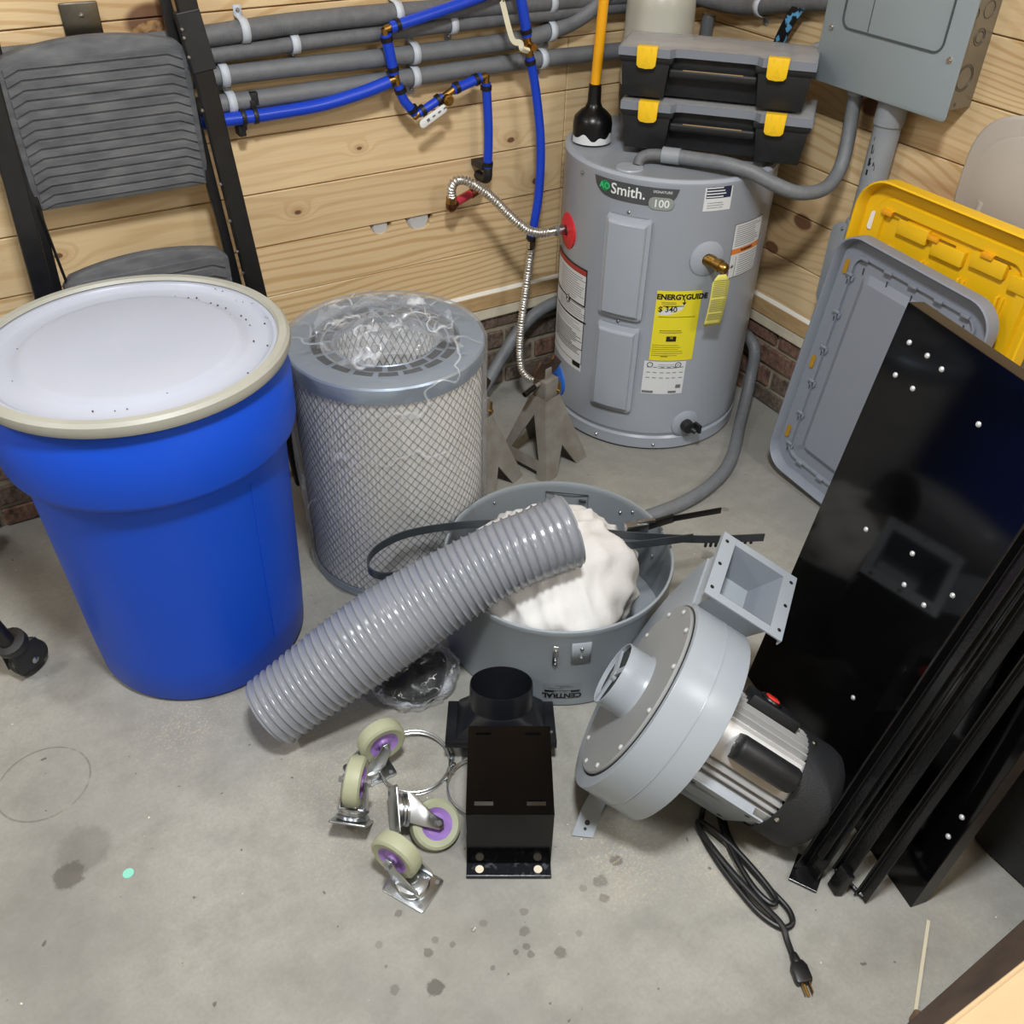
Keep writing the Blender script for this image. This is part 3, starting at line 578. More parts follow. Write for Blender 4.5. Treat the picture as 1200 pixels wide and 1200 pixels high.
# energy label
E0, EZ = -116.6, .389
lb = ob('energy_label', flat(MB(), E0, EZ, .116, .199, .0010), m_yel, t, label='yellow energy guide label')
ob('heading', MB().text('ENERGYGUIDE', .0198, shell(E0+1.8, .4715, .0017), bold=.0009), m_ink, lb)
mb = MB(); mb.add([shell(E0+3, .455, .0018)(x, y) for x, y in ((-.0012, .012), (.0012, .012), (.0012, .002), (.006, .004), (0, -.006), (-.006, .004), (-.0012, .002))], [range(7)]); flat(mb, E0, .4165, .095, .0012, .0017)
ob('arrow', mb, m_ink, lb)
ob('worn_patch', MB().add([shell(E0-3, .435, .0014)(x, y) for x, y in ((-.04, -.012), (-.02, .003), (.012, .012), (.032, .017), (.026, .003), (.008, -.008), (-.01, -.013))], [range(7)]), m_paper, lb)
ob('price', MB().text('$ 340', .021, shell(E0-5.5, .4375, .0019), bold=.0003), m_ink, lb)
mb = flat(MB(), E0-1.5, .354, .026, .015, .0017); lines(mb, E0-2, .335, .09, 6, .006, .0016, .0009); lines(mb, E0, .3775, .08, 2, .0055, .0016, .0014); lines(mb, E0-4, .457, .05, 2, .004, .0016, .001); lines(mb, E0-1, .447, .07, 1, .004, .0016, .0022); lines(mb, E0-4, .302, .02, 1, .004, .0016, .002)
ob('print', mb, m_ink, lb); ob('print', MB().text('78', .008, shell(E0-1.5, .3565, .0023)), m_yel, lb)
# rating plate
lb = ob('label', flat(MB(), -119.3, .2365, .112, .100, .0010), m_paper, t, label='white rating label')
mb = MB(); [flat(mb, -119.3+x, .269-k*.016, .010, .0022, .0015) for k in range(3) for x in (-9, -5.4, -1.5, 2.2, 5.6, 9.5)]; lines(mb, -118, .277, .05, 3, .005, .0015, .001); flat(mb, -127.5, .193, .030, .007, .0015); flat(mb, -113.5, .193, .022, .007, .0015); flat(mb, -110.4, .210, .014, .011, .0015)
ob('print', mb, m_inkg, lb)
mb = MB()
for th, r in ((-127.8, .008), (-112, .0085)):
    mb.grid(lambda u, v: shell(th, .276, .0016)((r-.002*v)*cos(2*pi*u), (r-.002*v)*sin(2*pi*u)), 20, 1, cu=True)
ob('print', mb.text('UL', .007, shell(-112, .276, .0016)), m_ink, lb)
# ports
def port(th, z, r, m, nm):
    n = (HC(th, 0)-V((HX, HY, 0))); return ob(nm, MB().lathe([(.014, .003), (.016, .007), (r*.8, .005), (r, .001), (r, -.006)], 32, HC(th, z), cyl_ax(n)), m, t)
port(167, .563, .047, m_redp, 'inlet_collar'); port(165.5, .110, .047, m_bluep, 'inlet_collar')
port(-104.7, .571, .045, m_heat, 'port_collar'); port(-102.2, .084, .040, m_heat, 'port_collar')
n = (HC(-104.7, 0)-V((HX, HY, 0))).normalized(); p0 = HC(-104.7, .571)
ob('valve_hole', disc(MB(), p0+n*.0045, n, .019, .001, 24), m_blk, t)
rv = ob('relief_valve', MB().lathe([(0, .062), (.011, .062), (.013, .058), (.013, .046), (.016, .044), (.016, .034), (.0135, .032), (.0135, .022), (.0155, .020), (.0155, 0)], 14, p0, cyl_ax(n+V((.45, .1, -.10)))), m_brass, t)
q = p0+n*.054+V((.030, .006, -.010)); ob('valve_lever', MB().box(q, (.010, .012, .030)).box(q+V((.006, -.008, -.02)), (.008, .004, .026)), mat('mauve_lever', '7C5A66', .4), rv, bevel=.001)
sx = V((-n.y, n.x, 0)); tp = p0+n*.058+V((.020, 0, -.020))
mb = MB(); mb.grid(lambda u, v: tp+sx*((u-.5)*.046*(1 if v > .12 else .45+v*4.6))+V((0, 0, -1))*(v*.142)+n*(.006*sin(v*3)-.010*v), 4, 14)
tg = ob('tag', mb, mat('tag_yellow', 'DFD56A', .6), rv, solid=.0006, label='yellow paper tag with dense print')
mb = MB()
for k in range(22):
    a = .10+.036*k
    if k in (9, 17): continue
    mb.grid(lambda u, v: tp+sx*((u-.5)*.040)+V((0, 0, -1))*((a+v*.016)*.142)+n*(.006*sin(a*3)-.010*a+.0009), 2, 1)
ob('print', mb, mat('tag_print', '8A8A52', .7), tg)
n = (HC(-102.2, 0)-V((HX, HY, 0))).normalized(); p0 = HC(-102.2, .084)
dv = MB().lathe([(0, .030), (.016, .030), (.018, .024), (.018, 0)], 16, p0, cyl_ax(n)); rod(dv, p0+n*.012, p0+n*.040+V((.018, 0, -.010)), .008); dv.box(p0+n*.036+V((.024, 0, 0)), (.008, .026, .024))
ob('drain_valve', dv, m_blkp, t)
mb = MB().lathe([(0, .0035), (.032, .003), (.034, 0)], 24, (-.505, -.37, HH-.004)); ob('knockout', mb, m_heatcap, t)
# conduit from heater lid to the breaker cabinet
t = conduit('grey flexible conduit looping from the heater top to the breaker cabinet', [(-.405, -.415, .787), (-.372, -.465, .788), (-.34, -.52, .790), (-.305, -.575, .782), (-.27, -.62, .762), (-.22, -.655, .744), (-.15, -.665, .745), (-.095, -.65, .775), (-.072, -.636, .83), (-.062, -.622, .89), (-.060, -.617, .968)], .0165, m_cond, [])
ob('connector', MB().tube([(-.425, -.39, .786), (-.398, -.424, .787)], .019, 16).tube([(-.060, -.617, .935), (-.060, -.617, .962)], .021, 12), m_pvc, t)
ob('elbow', MB().tube(cr([(-.478, -.366, .762), (-.470, -.364, .776), (-.452, -.372, .785), (-.42, -.396, .786)], 5), .0135, 12), m_conddk, t)
# ---------------------------------------------------------------- things on the heater
t = thing('plunger', 'plunger with yellow handle and black rubber cup standing on the heater', 'plunger', (-.474, -.175, HH))
PX, PY = -.478, -.166
ob('cup', MB().lathe([(.046, 0), (.049, .004), (.050, .045), (.047, .060), (.034, .073), (.022, .082), (.017, .095), (.0155, .135), (.0125, .137), (0, .137)], 40, (PX, PY, HH)), m_rub, t)
ob('handle', MB().tube([(PX, PY, HH+.13), (PX+.006, PY-.016, HH+.62)], .0125, 16), m_yhand, t)
mb = MB(); mb.grid(lambda u, v: (lambda a: V((PX+.0507*cos(a), PY+.0507*sin(a), HH+.002+v*(.009+.022*max(0, noise.noise(V((u*5, 2, 0)))+.35)))))(radians(-195+150*u)), 40, 2)
ob('torn_label', mb, m_paper, t, label='torn remains of a white label')
t = thing('expansion_tank', 'beige grey steel expansion tank standing in the corner behind the tool boxes', 'tank', (-.270, -.138, HH))
TX, TY, TR = -.272, -.135, .086
ob('shell', MB().lathe([(TR, .105), (TR, .17), (TR+.002, .172), (TR, .175), (TR, .205), (TR+.002, .207), (TR, .210), (TR, .285), (TR*.96, .315), (TR*.80, .338), (TR*.5, .352), (TR*.2, .357), (0, .358)], 64, (TX, TY, HH)), m_tank, t)
ob('lower_shell', MB().lathe([(TR*.5, 0), (TR*.8, .018), (TR*.97, .045), (TR+.0006, .075), (TR+.0006, .108)], 64, (TX, TY, HH)), m_blk, t)
mb = MB(); mb.grid(lambda u, v: (lambda a: V((TX+(TR+.0015)*cos(a), TY+(TR+.0015)*sin(a), HH+.045+.06*v)))(radians(-172+26*u*(.5+.5*abs(noise.noise(V((v*4, 0, 3))))))), 8, 8); ob('torn_label', mb, mat('old_label', 'CFCF8E', .7), t)
# organiser boxes: local axes e (width), d (depth), z
def organiser(label, o, z0, group):
    o = V((*o, z0)); e = V((.682, -.731, 0)); d = V((.731, .682, 0)); W, D, H = .450, .158, .117; ax = (e, d, V((0, 0, 1)))
    t = thing('tool_organiser', label, 'tool box', o+e*W/2+d*D/2, group)
    P = lambda x, y, z: o+e*x+d*y+V((0, 0, z))
    b = MB(); hb = .092
    def block(x0, x1, y0, y1, z0, z1, tp=.010):
        b.add([P(x0+tp*(z == 0), y0+tp*.7*(z == 0), z0 if z == 0 else z1) if 0 else P(x, y, z) for x, y, z in ((x0+tp, y0+tp*.7, z0), (x1-tp, y0+tp*.7, z0), (x1-tp, y1-tp*.5, z0), (x0+tp, y1-tp*.5, z0), (x0, y0, z1), (x1, y0, z1), (x1, y1, z1), (x0, y1, z1))],
              [(0, 1, 2, 3), (4, 5, 6, 7), (0, 1, 5, 4), (1, 2, 6, 5), (2, 3, 7, 6), (3, 0, 4, 7)])
    block(.004, W-.004, .030, D, 0, hb); block(.004, .122, 0, .035, 0, hb); block(W-.128, W-.004, 0, .035, 0, hb)
    block(0, .128, -.004, .06, hb-.014, hb, .002); block(W-.134, W, -.004, .06, hb-.014, hb, .002); block(.003, W-.003, .03, D+.003, hb-.014, hb, .002)
    ob('body', b, m_blkp, t, bevel=.0025)
    h = MB(); h.box(P(W*.5-.003, .016, .058), (.205, .022, .020), ax); ob('handle', h, m_blkp, t, bevel=.006, bseg=3)
    h = MB(); h.box(P(W*.5-.003, .006, .067), (.14, .003, .0016), ax); ob('handle_seam', h, m_tan, t)
    # lid: clear tray-top with a step back in the middle of its front edge
    front = [(0, -.006), (.120, -.006), (.130, .010), (.145, .014), (.305, .014), (.320, .010), (.332, -.006), (W, -.006)]
    poly = front+[(W+.001, D+.004), (-.001, D+.004)]
    l = MB(); l.prism(poly, .003, P(0, 0, hb+.017), ax); ob('lid', l, m_lidc, t, bevel=.001, label='clear grey lid')
    l = MB(); n = len(poly)
    for i in range(n):
        a, c = poly[i], poly[(i+1) % n]; pa, pc = P(*a, hb), P(*c, hb); l.add([pa, pc, pc+V((0, 0, .018)), pa+V((0, 0, .018))], [(0, 1, 2, 3)])
    ob('lid_rim', l, mat('lid_rim', '7E838C', .35) if 'lid_rim' not in bpy.data.materials else bpy.data.materials['lid_rim'], t, solid=.003, smooth=0)
    l = MB()
    for i in range(3):
        for k in range(8): l.box(P(.03+k*.0555, .045+i*.045, hb+.004), (.046, .036, .014), ax)
    ob('tray_cup', l, m_tan, t, smooth=0)  # tan colour imitates the wall's reflection in the clear lid
    for x in (.067, .366):
        k = MB(); k.prism([(-.024, .023), (.024, .023), (.0225, -.016), (.017, -.022), (0, -.024), (-.017, -.022), (-.0225, -.016)], .007, P(x, -.008, hb-.001), (e, V((0, 0, 1)), -d))
        k.box(P(x, -.002, hb+.021), (.048, .022, .004), ax); q = ob('latch', k, m_ylatch, t, bevel=.0015)
        g = MB(); [g.box(P(x+s*.010, -.0152, hb+.017), (.0016, .001, .010), ax) for s in (-1, 1)]; g.prism([(-.009, -.008), (.009, -.008), (0, .010)], .0008, P(x, -.0150, hb-.008), (e, V((0, 0, 1)), -d)); ob('latch_mark', g, mat('latch_shade', 'E9BE1A', .45) if 'latch_shade' not in bpy.data.materials else bpy.data.materials['latch_shade'], q)
    return t
organiser('black parts organiser with yellow latches and clear lid, lower of the stack', (-.476, -.277), .7805, 'parts organisers stacked on the heater')
organiser('black parts organiser with yellow latches and clear lid, topmost on the stack', (-.484, -.262), .899, 'parts organisers stacked on the heater')

# ---------------------------------------------------------------- right wall
t = thing('breaker_cabinet', 'grey electric breaker cabinet with knockouts on the right plank wall', 'cabinet', (-.05, -.7, .955))
X0 = -.096
ob('box', MB().box((-.048, -.704, 1.20), (.096, .346, .47)), m_side, t, bevel=.002)
ob('cover', MB().prism(rrect(.384, .50, .010), .004, (X0-.001, -.705, 1.20), (V((0, -1, 0)), V((0, 0, 1)), V((-1, 0, 0)))), m_panel, t, bevel=.0015)
def door_line(par):
    mb = MB(); pts = rrect(.275, .36, .022); pts = [V((X0-.0062, -.707-a, 1.252+b)) for a, b in pts]
    mb.tube(pts, 1, prof=[(.002, .0015), (-.002, .0015), (-.002, -.0015), (.002, -.0015)], up=(1, 0, 0), closed=True); mb.tube([V((X0-.0055, -.645, 1.075)), V((X0-.0055, -.645, 1.43))], .0012, 6); return mb
ob('door_seam', door_line(t), mat('seam_shadow', '464E52', .6), t)
sc = MB(); [bolt(sc, (X0-.005, y_, z_), (-1, 0, 0), .0065, .006) for y_, z_ in ((-.868, 1.066), (-.541, 1.066))]; ob('screw', sc, m_chrome, t)
kn = MB()
for x_, z_, r in ((-.050, 1.028, .022), (-.050, 1.028, .026), (-.040, 1.105, .016), (-.040, 1.105, .011), (-.074, 1.150, .010), (-.034, 1.155, .016)):
    kn.tube([V((x_+r*cos(a), -.8775, z_+r*sin(a))) for a in [2*pi*i/24 for i in range(24)]], .001, 6, closed=True)
for x_, z_ in ((-.08, .975), (-.055, .976)): disc(kn, (x_, -.877, z_), (0, -1, 0), .004, .0006, 10)
ob('knockout', kn, mat('knockout_edge', '5D584E', .5, .4), t); ob('slot', MB().box((-.078, -.8772, 1.131), (.014, .001, .006)), m_ink, t)
ob('hub', MB().tube([(-.06, -.528, 1.01), (-.06, -.505, 1.01)], .022, 16).tube([(-.06, -.512, 1.01), (-.06, -.470, 1.0)], .017, 14), m_pvc, t)
t = thing('pvc_conduit', 'stout grey plastic conduit below the breaker cabinet with oval access body', 'conduit', (-.05, -.70, .43))
ob('pipe', MB().tube([(-.050, -.722, .968), (-.047, -.714, .63)], .0305, 24), m_pvc, t); ob('coupling', MB().tube([(-.050, -.722, .965), (-.050, -.720, .895)], .034, 24), m_pvc, t)
b = ob('access_body', MB().tube([(-.047, -.714, .665), (-.047, -.712, .62)], .036, 24).prism(rrect(.075, .225, .036, 8), .055, (-.018, -.700, .545), (V((0, -1, 0)), V((0, 0, 1)), V((-1, 0, 0)))), m_pvc, t, bevel=.003)
ob('access_cover', MB().prism(rrect(.068, .228, .033, 8), .006, (-.074, -.690, .543), (V((0, -1, 0)), V((0, 0, 1)), V((-1, 0, 0)))), m_pvc, t, bevel=.0012)
sc = MB(); [bolt(sc, (-.080, -.690, z_), (-1, 0, 0), .004) for z_ in (.643, .443)]; ob('screw', sc, m_zinc, t)
dr = MB()
for k in range(40):
    z_ = .66+.27*random.random(); a = radians(165+random.uniform(-14, 14)); q = V((-.0475+.0308*cos(a), -.716+.0308*sin(a)*-1, z_)); dr.box(q, (.002, .005, .012*random.random()+.004))
ob('dirt', dr, m_ink, t, kind='stuff')
t = ob('strap', MB().tube(cr([(-.03, -.305, .93), (-.035, -.322, .985), (-.04, -.35, 1.04), (-.04, -.382, 1.09), (-.04, -.45, 1.2)], 8), 1, prof=[(.016, .002), (-.016, .002), (-.016, -.002), (.016, -.002)], up=(1, .1, 0)), m_blues)
tag(t, 'blue and black patterned woven strap hanging on the right wall', 'strap')
# folding chair back (taupe plastic) leaning on the wall
t = thing('folding_chair', 'taupe folding chair back leaning on the wall behind the yellow lid', 'chair', (-.10, -1.06, 0))
ax = (V((0, -1, 0)), V((.012, 0, 1)), V((-1, 0, .012)))
pol = lambda w_, h_, p_: [(w_/2*(abs(cos(a))**p_)*(1 if cos(a) >= 0 else -1), h_/2*(abs(sin(a))**p_)*(1 if sin(a) >= 0 else -1)) for a in [2*pi*i/48 for i in range(48)]]
ob('backrest', MB().prism(pol(.40, .30, .62), .016, (-.004, -1.115, .838), ax), m_chair, t, bevel=.008, bseg=3)
ob('back_frame', MB().prism(pol(.35, .25, .62), .006, (-.021, -1.125, .828), ax), m_chair, t, bevel=.004)
for s in (-1, 1): ob('leg', MB().tube(cr([(-.0215, -1.12+s*.13, .80), (-.0215, -1.12+s*.15, .5), (-.025, -1.12+s*.17, .010)], 5), .009, 12), m_chair, t)
ob('seat', MB().prism(rrect(.30, .36, .05), .012, (-.010, -1.12, .46), (V((0, -1, 0)), V((0, 0, 1)), V((-1, 0, 0)))), m_chair, t, bevel=.006)

# ---------------------------------------------------------------- tote lids leaning on the right wall
def lid_frame(x0, al, yc, w_=0, turn=0):
    a, q = radians(al), radians(turn)
    def F(y, z, h=0):
        dy = y-w_/2; y, z = w_/2+dy*cos(q)+z*sin(q), z*cos(q)-dy*sin(q)
        return V((x0+z*sin(a)-h*cos(a), yc-y, z*cos(a)+h*sin(a)))
    return F
def rr_loft(mb, F, levels, k=8):
    """nested rounded rectangles: (width, height, radius, centre_h, depth)"""
    rings = [[F(a, b+cz, h) for a, b in rrect(w_, h_, r, k)] for w_, h_, r, cz, h in levels]; n = len(rings[0])
    vs = [p for q in rings for p in q]; fs = [(i*n+j, i*n+(j+1) % n, (i+1)*n+(j+1) % n, (i+1)*n+j) for i in range(len(rings)-1) for j in range(n)]
    fs.append([(len(rings)-1)*n+j for j in range(n)]); return mb.add(vs, fs)
# grey lid, underside showing
F = lid_frame(-.190, 4, -.950, .44, 3); t = thing('tote_lid', 'grey plastic storage tote lid leaning in front of the yellow one', 'lid', (-.19, -.95, 0))
W, H = .440, .665; c = H/2+.004
ob('shell', rr_loft(MB(), F, [(W-.012, H-.012, .062, c, -.004), (W, H, .068, c, 0), (W, H, .068, c, .034), (W-.008, H-.008, .064, c, .036), (W-.014, H-.014, .062, c, .030), (W-.020, H-.020, .060, c, .006), (W-.088, H-.088, .034, c, .004), (W-.090, H-.090, .033, c, .012), (W-.100, H-.100, .030, c, .012), (W-.102, H-.102, .028, c, .003), (W-.160, H-.160, .02, c, .003), (W-.195, H-.195, .016, c, .016), (W-.197, H-.197, .016, c, .016)]), m_tgrey, t, smooth=30)
ob('groove', rr_loft(MB(), F, [(W-.084, H-.084, .036, c, .0062), (W-.088, H-.088, .034, c, .0062)]), m_tgrey, t) if 0 else None
dk = mat('deep_slot', '3A3C42', .7)
mb = MB(); clip = MB()
for k in range(6):
    for s in (-1,):
        z = .08+k*.098; y = s*(W/2-.047); clip.box(F(y, z, .012), (.006, .018, .006)).box(F(y-s*.010, z-.008, .007), (.010, .004, .012)); mb.box(F(y, z-.018, .0126), (.001, .003, .012))
for k in range(5):
    y = -W/2+.075+k*.072
    for z in (H-.045,): clip.box(F(y, z, .012), (.010, .022, .007)); mb.box(F(y+.002, z-.030, .0068), (.001, .003, .016))
for k in range(4): clip.box(F(-W/2+.10+k*.075, .05, .012), (.010, .020, .007))
ob('rib_clip', clip, m_tgrey, t, bevel=.001); ob('slot_mark', mb, dk, t)
hs = MB()
for y, z, L_ in ((-W/2+.026, H-.085, .036), (-W/2+.026, H*.48, .036), (-W/2+.026, .105, .036), (W/2-.026, H-.10, .04), (W/2-.026, H*.5, .036)): hs.prism(rrect(.013, L_, .006), .0012, F(y, z, .0058), (V((0, -1, 0)), V((.139, 0, .990)), V((-.990, 0, .139))))
ob('hasp_slot', hs, mat('slot_yellow', 'A8801C', .6), t, label='slot through which the yellow lid shows')
# yellow lid
F = lid_frame(-.142, 3.2, -1.003); t = thing('tote_lid', 'yellow plastic storage tote lid leaning on the right wall', 'lid', (-.12, -.97, 0))
W, H = .500, .805; c = H/2+.004
ob('shell', rr_loft(MB(), F, [(W-.012, H-.012, .072, c, -.004), (W, H, .078, c, 0), (W, H, .078, c, .036), (W-.008, H-.008, .074, c, .038), (W-.014, H-.014, .072, c, .032), (W-.020, H-.020, .068, c, .004), (W-.075, H-.075, .045, c, .002), (W-.085, H-.085, .04, c, .010), (W-.13, H-.13, .03, c, .010), (W-.135, H-.135, .03, c, .001)]), m_tyel, t, smooth=30)
rb = MB(); tax = (V((1, 0, 0)), V((0, 1, 0)), V((sin(radians(3.2)), 0, cos(radians(3.2)))))
for k in range(4):
    y = -W/2+.098+k*.100; rb.box(F(y, c-.045, .006), (.012, .007, H-.19), tax).box(F(y+.012, c-.045, .004), (.010, .005, H-.19), tax); rb.box(F(y+.056, H-.085-.012*(k % 2), .006), (.016, .084, .034), tax)
ob('rib', rb, m_tyel, t, bevel=.003)
rc = MB(); dk2 = MB()
for k in range(3):
    y = -W/2+.078+k*.135; rc.box(F(y, H-.066-.012*(k % 2), .014), (.012, .028, .010)); dk2.box(F(y+.034, H-.064-.012*(k % 2), .0125), (.0012, .045, .004))
for y, z in ((-.15, H-.175), (.06, H-.17)): rc.tube([F(y+.013*cos(a), z+.013*sin(a), .0015) for a in [2*pi*i/20 for i in range(20)]], .0008, 6, closed=True)
ob('rib_clip', rc, mat('orange_yellow', 'F0A81E', .4), t, bevel=.0008); ob('slot_mark', dk2, mat('ochre_shadow', '8A6512', .6), t)
ob('hasp_slot', MB().prism(rrect(.015, .042, .007), .001, F(-W/2+.034, H-.10, .0035), (V((0, -1, 0)), V((.14, 0, .99)), V((-.99, 0, .14)))), m_pal, t)

# ---------------------------------------------------------------- glossy black panel leaning at the right
PB = V((-.779, -1.296, 0)); PE = V((-.2, -.98, 0)).normalized(); PD = (V((-.656, -1.321, .855))-PB).normalized(); PN = PE.cross(PD).normalized()
if PN.x > 0: PN = -PN
PP = lambda s, h, m=0: PB+PE*s+PD*h+PN*m
t = thing('steel_sheet', 'large glossy black steel panel studded with small bolts, leaning upright', 'panel', PB+PE*.275)
pa = (PE, PD, PN); W, H = .552, .866
ob('sheet', MB().box(PP(W/2, H/2, -.001), (W, H, .002), pa), m_gloss, t, smooth=0, bevel=.0008)
ob('top_flange', MB().box(PP(W/2, H-.001, -.0165), (W, .002, .031), pa).box(PP(W/2, H-.012, -.032), (W, .024, .002), pa), m_gloss, t, smooth=0, bevel=.0005)
ob('side_flange', MB().box(PP(W-.001, H/2, -.0165), (.002, H, .031), pa).box(PP(W-.012, H/2, -.032), (.024, H, .002), pa), mat('flange_black', '2A2624', .4, var=.4, vs=60, col2='4a4640'), t, smooth=0, bevel=.0005)
ob('side_flange', MB().box(PP(.001, H/2, -.0165), (.002, H, .031), pa), m_gloss, t, smooth=0, bevel=.0005)
for s, h in ((.037, .812), (.082, .812), (.119, .808), (.038, .753), (.083, .753), (.225, .773), (.12, .492), (.227, .524), (.241, .468), (.292, .468), (.328, .521), (.257, .209), (.535, .232), (.535, .181)):
    ob('bolt', bolt(MB(), PP(s, h, 0), PN, .0048, .004), m_bolt, t)
# three steel legs resting on the panel
def leg(label, foot, s, h, off):
    a = V(foot); b = PP(s, h, off); d = (b-a).normalized(); t = thing('angle_iron', label, 'angle iron', a, 'black angle irons leaning on the glossy panel'); n = PN-d*PN.dot(d); n.normalize(); x = d.cross(n)
    return t, a, d, n, x
t, a, d, n, x = leg('black steel leg with a square foot plate leaning on the glossy panel', (-.995, -1.705, .004), .425, .675, .040)
ob('angle_bar', MB().prism([(-.018, 0), (.018, 0), (.018, .004), (-.014, .004), (-.014, .026), (-.018, .026)], 1.05, a, (x, n, d)), m_gloss2, t, smooth=0, bevel=.0012)
ob('stiffener', MB().prism([(-.004, .004), (.010, .004), (.010, .012), (-.004, .012)], .98, a+d*.05, (x, n, d)), m_gloss2, t, smooth=0, bevel=.001)
ob('foot_plate', MB().box(a+V((-.006, .004, .002)), (.058, .050, .004), (V((.87, .49, 0)), V((-.49, .87, 0)), V((0, 0, 1)))), m_gloss2, t, smooth=0, bevel=.001)
t, a, d, n, x = leg('black steel leg with a bent end between its two neighbours', (-.972, -1.743, .001), .462, .62, .034)
ob('angle_bar', MB().prism([(-.014, 0), (.014, 0), (.014, .004), (-.010, .004), (-.010, .018), (-.014, .018)], 1.0, a+d*.035, (x, n, d)), m_gloss2, t, smooth=0, bevel=.0012)
ob('bent_end', MB().prism([(-.016, -.004), (.016, -.004), (.012, .010), (-.012, .010)], .055, a+V((-.006, -.004, 0)), (x, n, d)), m_gloss2, t, smooth=0, bevel=.002)
t, a, d, n, x = leg('slim black steel leg nearest the right edge of the glossy panel', (-.950, -1.784, .001), .505, .53, .030)
ob('angle_bar', MB().prism([(-.010, 0), (.010, 0), (.010, .003), (-.007, .003), (-.007, .014), (-.010, .014)], 1.0, a+d*.002, (x, n, d)), m_gloss2, t, smooth=0, bevel=.001)
ob('end_bar', MB().tube([a+V((0, 0, .006)), a+V((-.003, .062, .006))], .004, 8), m_gloss2, t)
# dark crate beyond the panel
t = thing('storage_crate', 'black plastic crate standing behind the leaning panel at the right edge', 'crate', (-.5, -1.875, 0))
ob('body', MB().box((-.50, -1.875, .19), (.38, .15, .378)), m_blkp, t, bevel=.012, bseg=3)
ob('recess', MB().prism(rrect(.11, .22, .03), .003, (-.6895, -1.875, .20), (V((0, -1, 0)), V((0, 0, 1)), V((-1, 0, 0)))), m_blkp, t, bevel=.002)
ob('rim', MB().box((-.50, -1.875, .375), (.40, .17, .02)), m_blkp, t, bevel=.006)
# dark beam, block and cardboard box at the lower right
t = thing('wooden_skid', 'dark weathered timber skid under the cardboard box', 'skid', (-.85, -2.0, 0))
ob('beam', MB().box((-.80, -1.999, .050), (.66, .070, .096), (V((.9985, .055, 0)), V((-.055, .9985, 0)), V((0, 0, 1)))), m_dwood, t, bevel=.003)
ob('block', MB().prism([(-.05, 0), (.05, 0), (.05, .03), (.032, .044), (-.02, .046), (-.05, .03)], .07, (-1.075, -1.990, .001), (V((.8, .6, 0)), V((0, 0, 1)), V((.6, -.8, 0)))), m_block, t, bevel=.004)
o = V((-.86, -2.325, .10)); t = thing('cardboard_box', 'tan cardboard box at the bottom right corner', 'box', o)
ex, ey = V((1, .004, 0)).normalized(), V((-.004, 1, 0)).normalized()
ob('carton', MB().box(o+V((0, 0, .15)), (1.30, .56, .30), (ex, ey, I3[2])), m_card, t, bevel=.004)
ob('flap', MB().box(o+ey*.135+V((0, 0, .303)), (1.30, .276, .005), (ex, ey, I3[2])), m_card, t, bevel=.001); ob('flap', MB().box(o-ey*.142+V((0, 0, .303)), (1.30, .276, .005), (ex, ey, I3[2])), m_card, t, bevel=.001)

# ================================================================ step ladder on the left
t = thing('step_ladder', 'black folding step ladder with grey ribbed treads leaning on the left wall', 'ladder', (-1.61, -.15, 0))
ly = lambda z: -.060-(1.35-z)*.075
def rail(x0, x1, w_, d_, dy=0, z1=1.42):
    a, b = V((x1, ly(0)+dy, .002)), V((x0, ly(z1)+dy, z1)); return MB().tube([a, b], 1, prof=[(w_/2, d_/2), (-w_/2, d_/2), (-w_/2, -d_/2), (w_/2, -d_/2)], up=(0, -1, 0))
for nm, q in (('rail', rail(-1.440, -1.360, .040, .022, -.022)), ('rail', rail(-1.795, -1.862, .040, .022, -.022)), ('rear_leg', rail(-1.470, -1.392, .022, .020, .022)), ('rear_leg', rail(-1.765, -1.832, .020, .020, .022))): ob(nm, q, m_blk, t, bevel=.003, smooth=0)
ob('sleeve', MB().tube([(-1.428, ly(1.13)-.022, 1.13), (-1.415, ly(1.02)-.022, 1.02)], 1, prof=[(.024, .014), (-.024, .014), (-.024, -.014), (.024, -.014)], up=(0, -1, 0)), m_blkp, t, bevel=.002, smooth=0)
rv = MB(); [bolt(rv, (-1.445-(z-1.0)*-.0 - .0+(1.1-z)*.055, ly(z)-.036, z), (0, -1, 0), .004) for z in (1.10, 1.085, 1.05, .95, .80, .72, .65, .60)]; ob('rivet', rv, m_zinc, t)
ob('brace_wire', MB().tube([(-1.792, ly(.8)+.005, .80), (-1.775, ly(.55)+.005, .55)], .003, 8), m_blk, t)
def tread(x0, x1, z0, z1, yb, n, arch):
    Wd = x1-x0; top = lambda u: z1+arch*(1-(2*u-1)**2)
    mb = MB(); nu, nv = 24, 6
    out = [(x0+.008, z0), (x1-.008, z0), (x1, z0+.01)]+[(x1-(x1-x0)*i/20, top(1-i/20)-(.015 if i in (0, 20) else 0)) for i in range(21)]+[(x0, z0+.01)]
    p = ob('tread', MB().prism(out, .028, (0, yb, 0), (V((1, 0, 0)), V((0, 0, 1)), V((0, -1, 0)))), m_tread, t, bevel=.004)
    rb = MB(); hz = (z1-.012-z0)/n
    for k in range(n):
        zb = z0+.012+k*hz; i0 = .012
        poly = [(x0+i0+.028, zb), (x1-i0-.028, zb), (x1-i0, zb-.012), (x1-i0, zb-.012+hz*.78), (x1-i0-.028, zb+hz*.78), (x0+i0+.028, zb+hz*.78), (x0+i0, zb-.012+hz*.78), (x0+i0, zb-.012)]
        poly = [(a, max(b_, z0+.003)) for a, b_ in poly]
        rb.prism(poly, .0035, (0, yb-.028, 0), (V((1, 0, 0)), V((0, 0, 1)), V((0, -1, 0))))
    ob('tread_rib', rb, m_tread, p, smooth=0, bevel=.001); return p
tread(-1.795, -1.437, .787, 1.072, -.060, 15, .026)
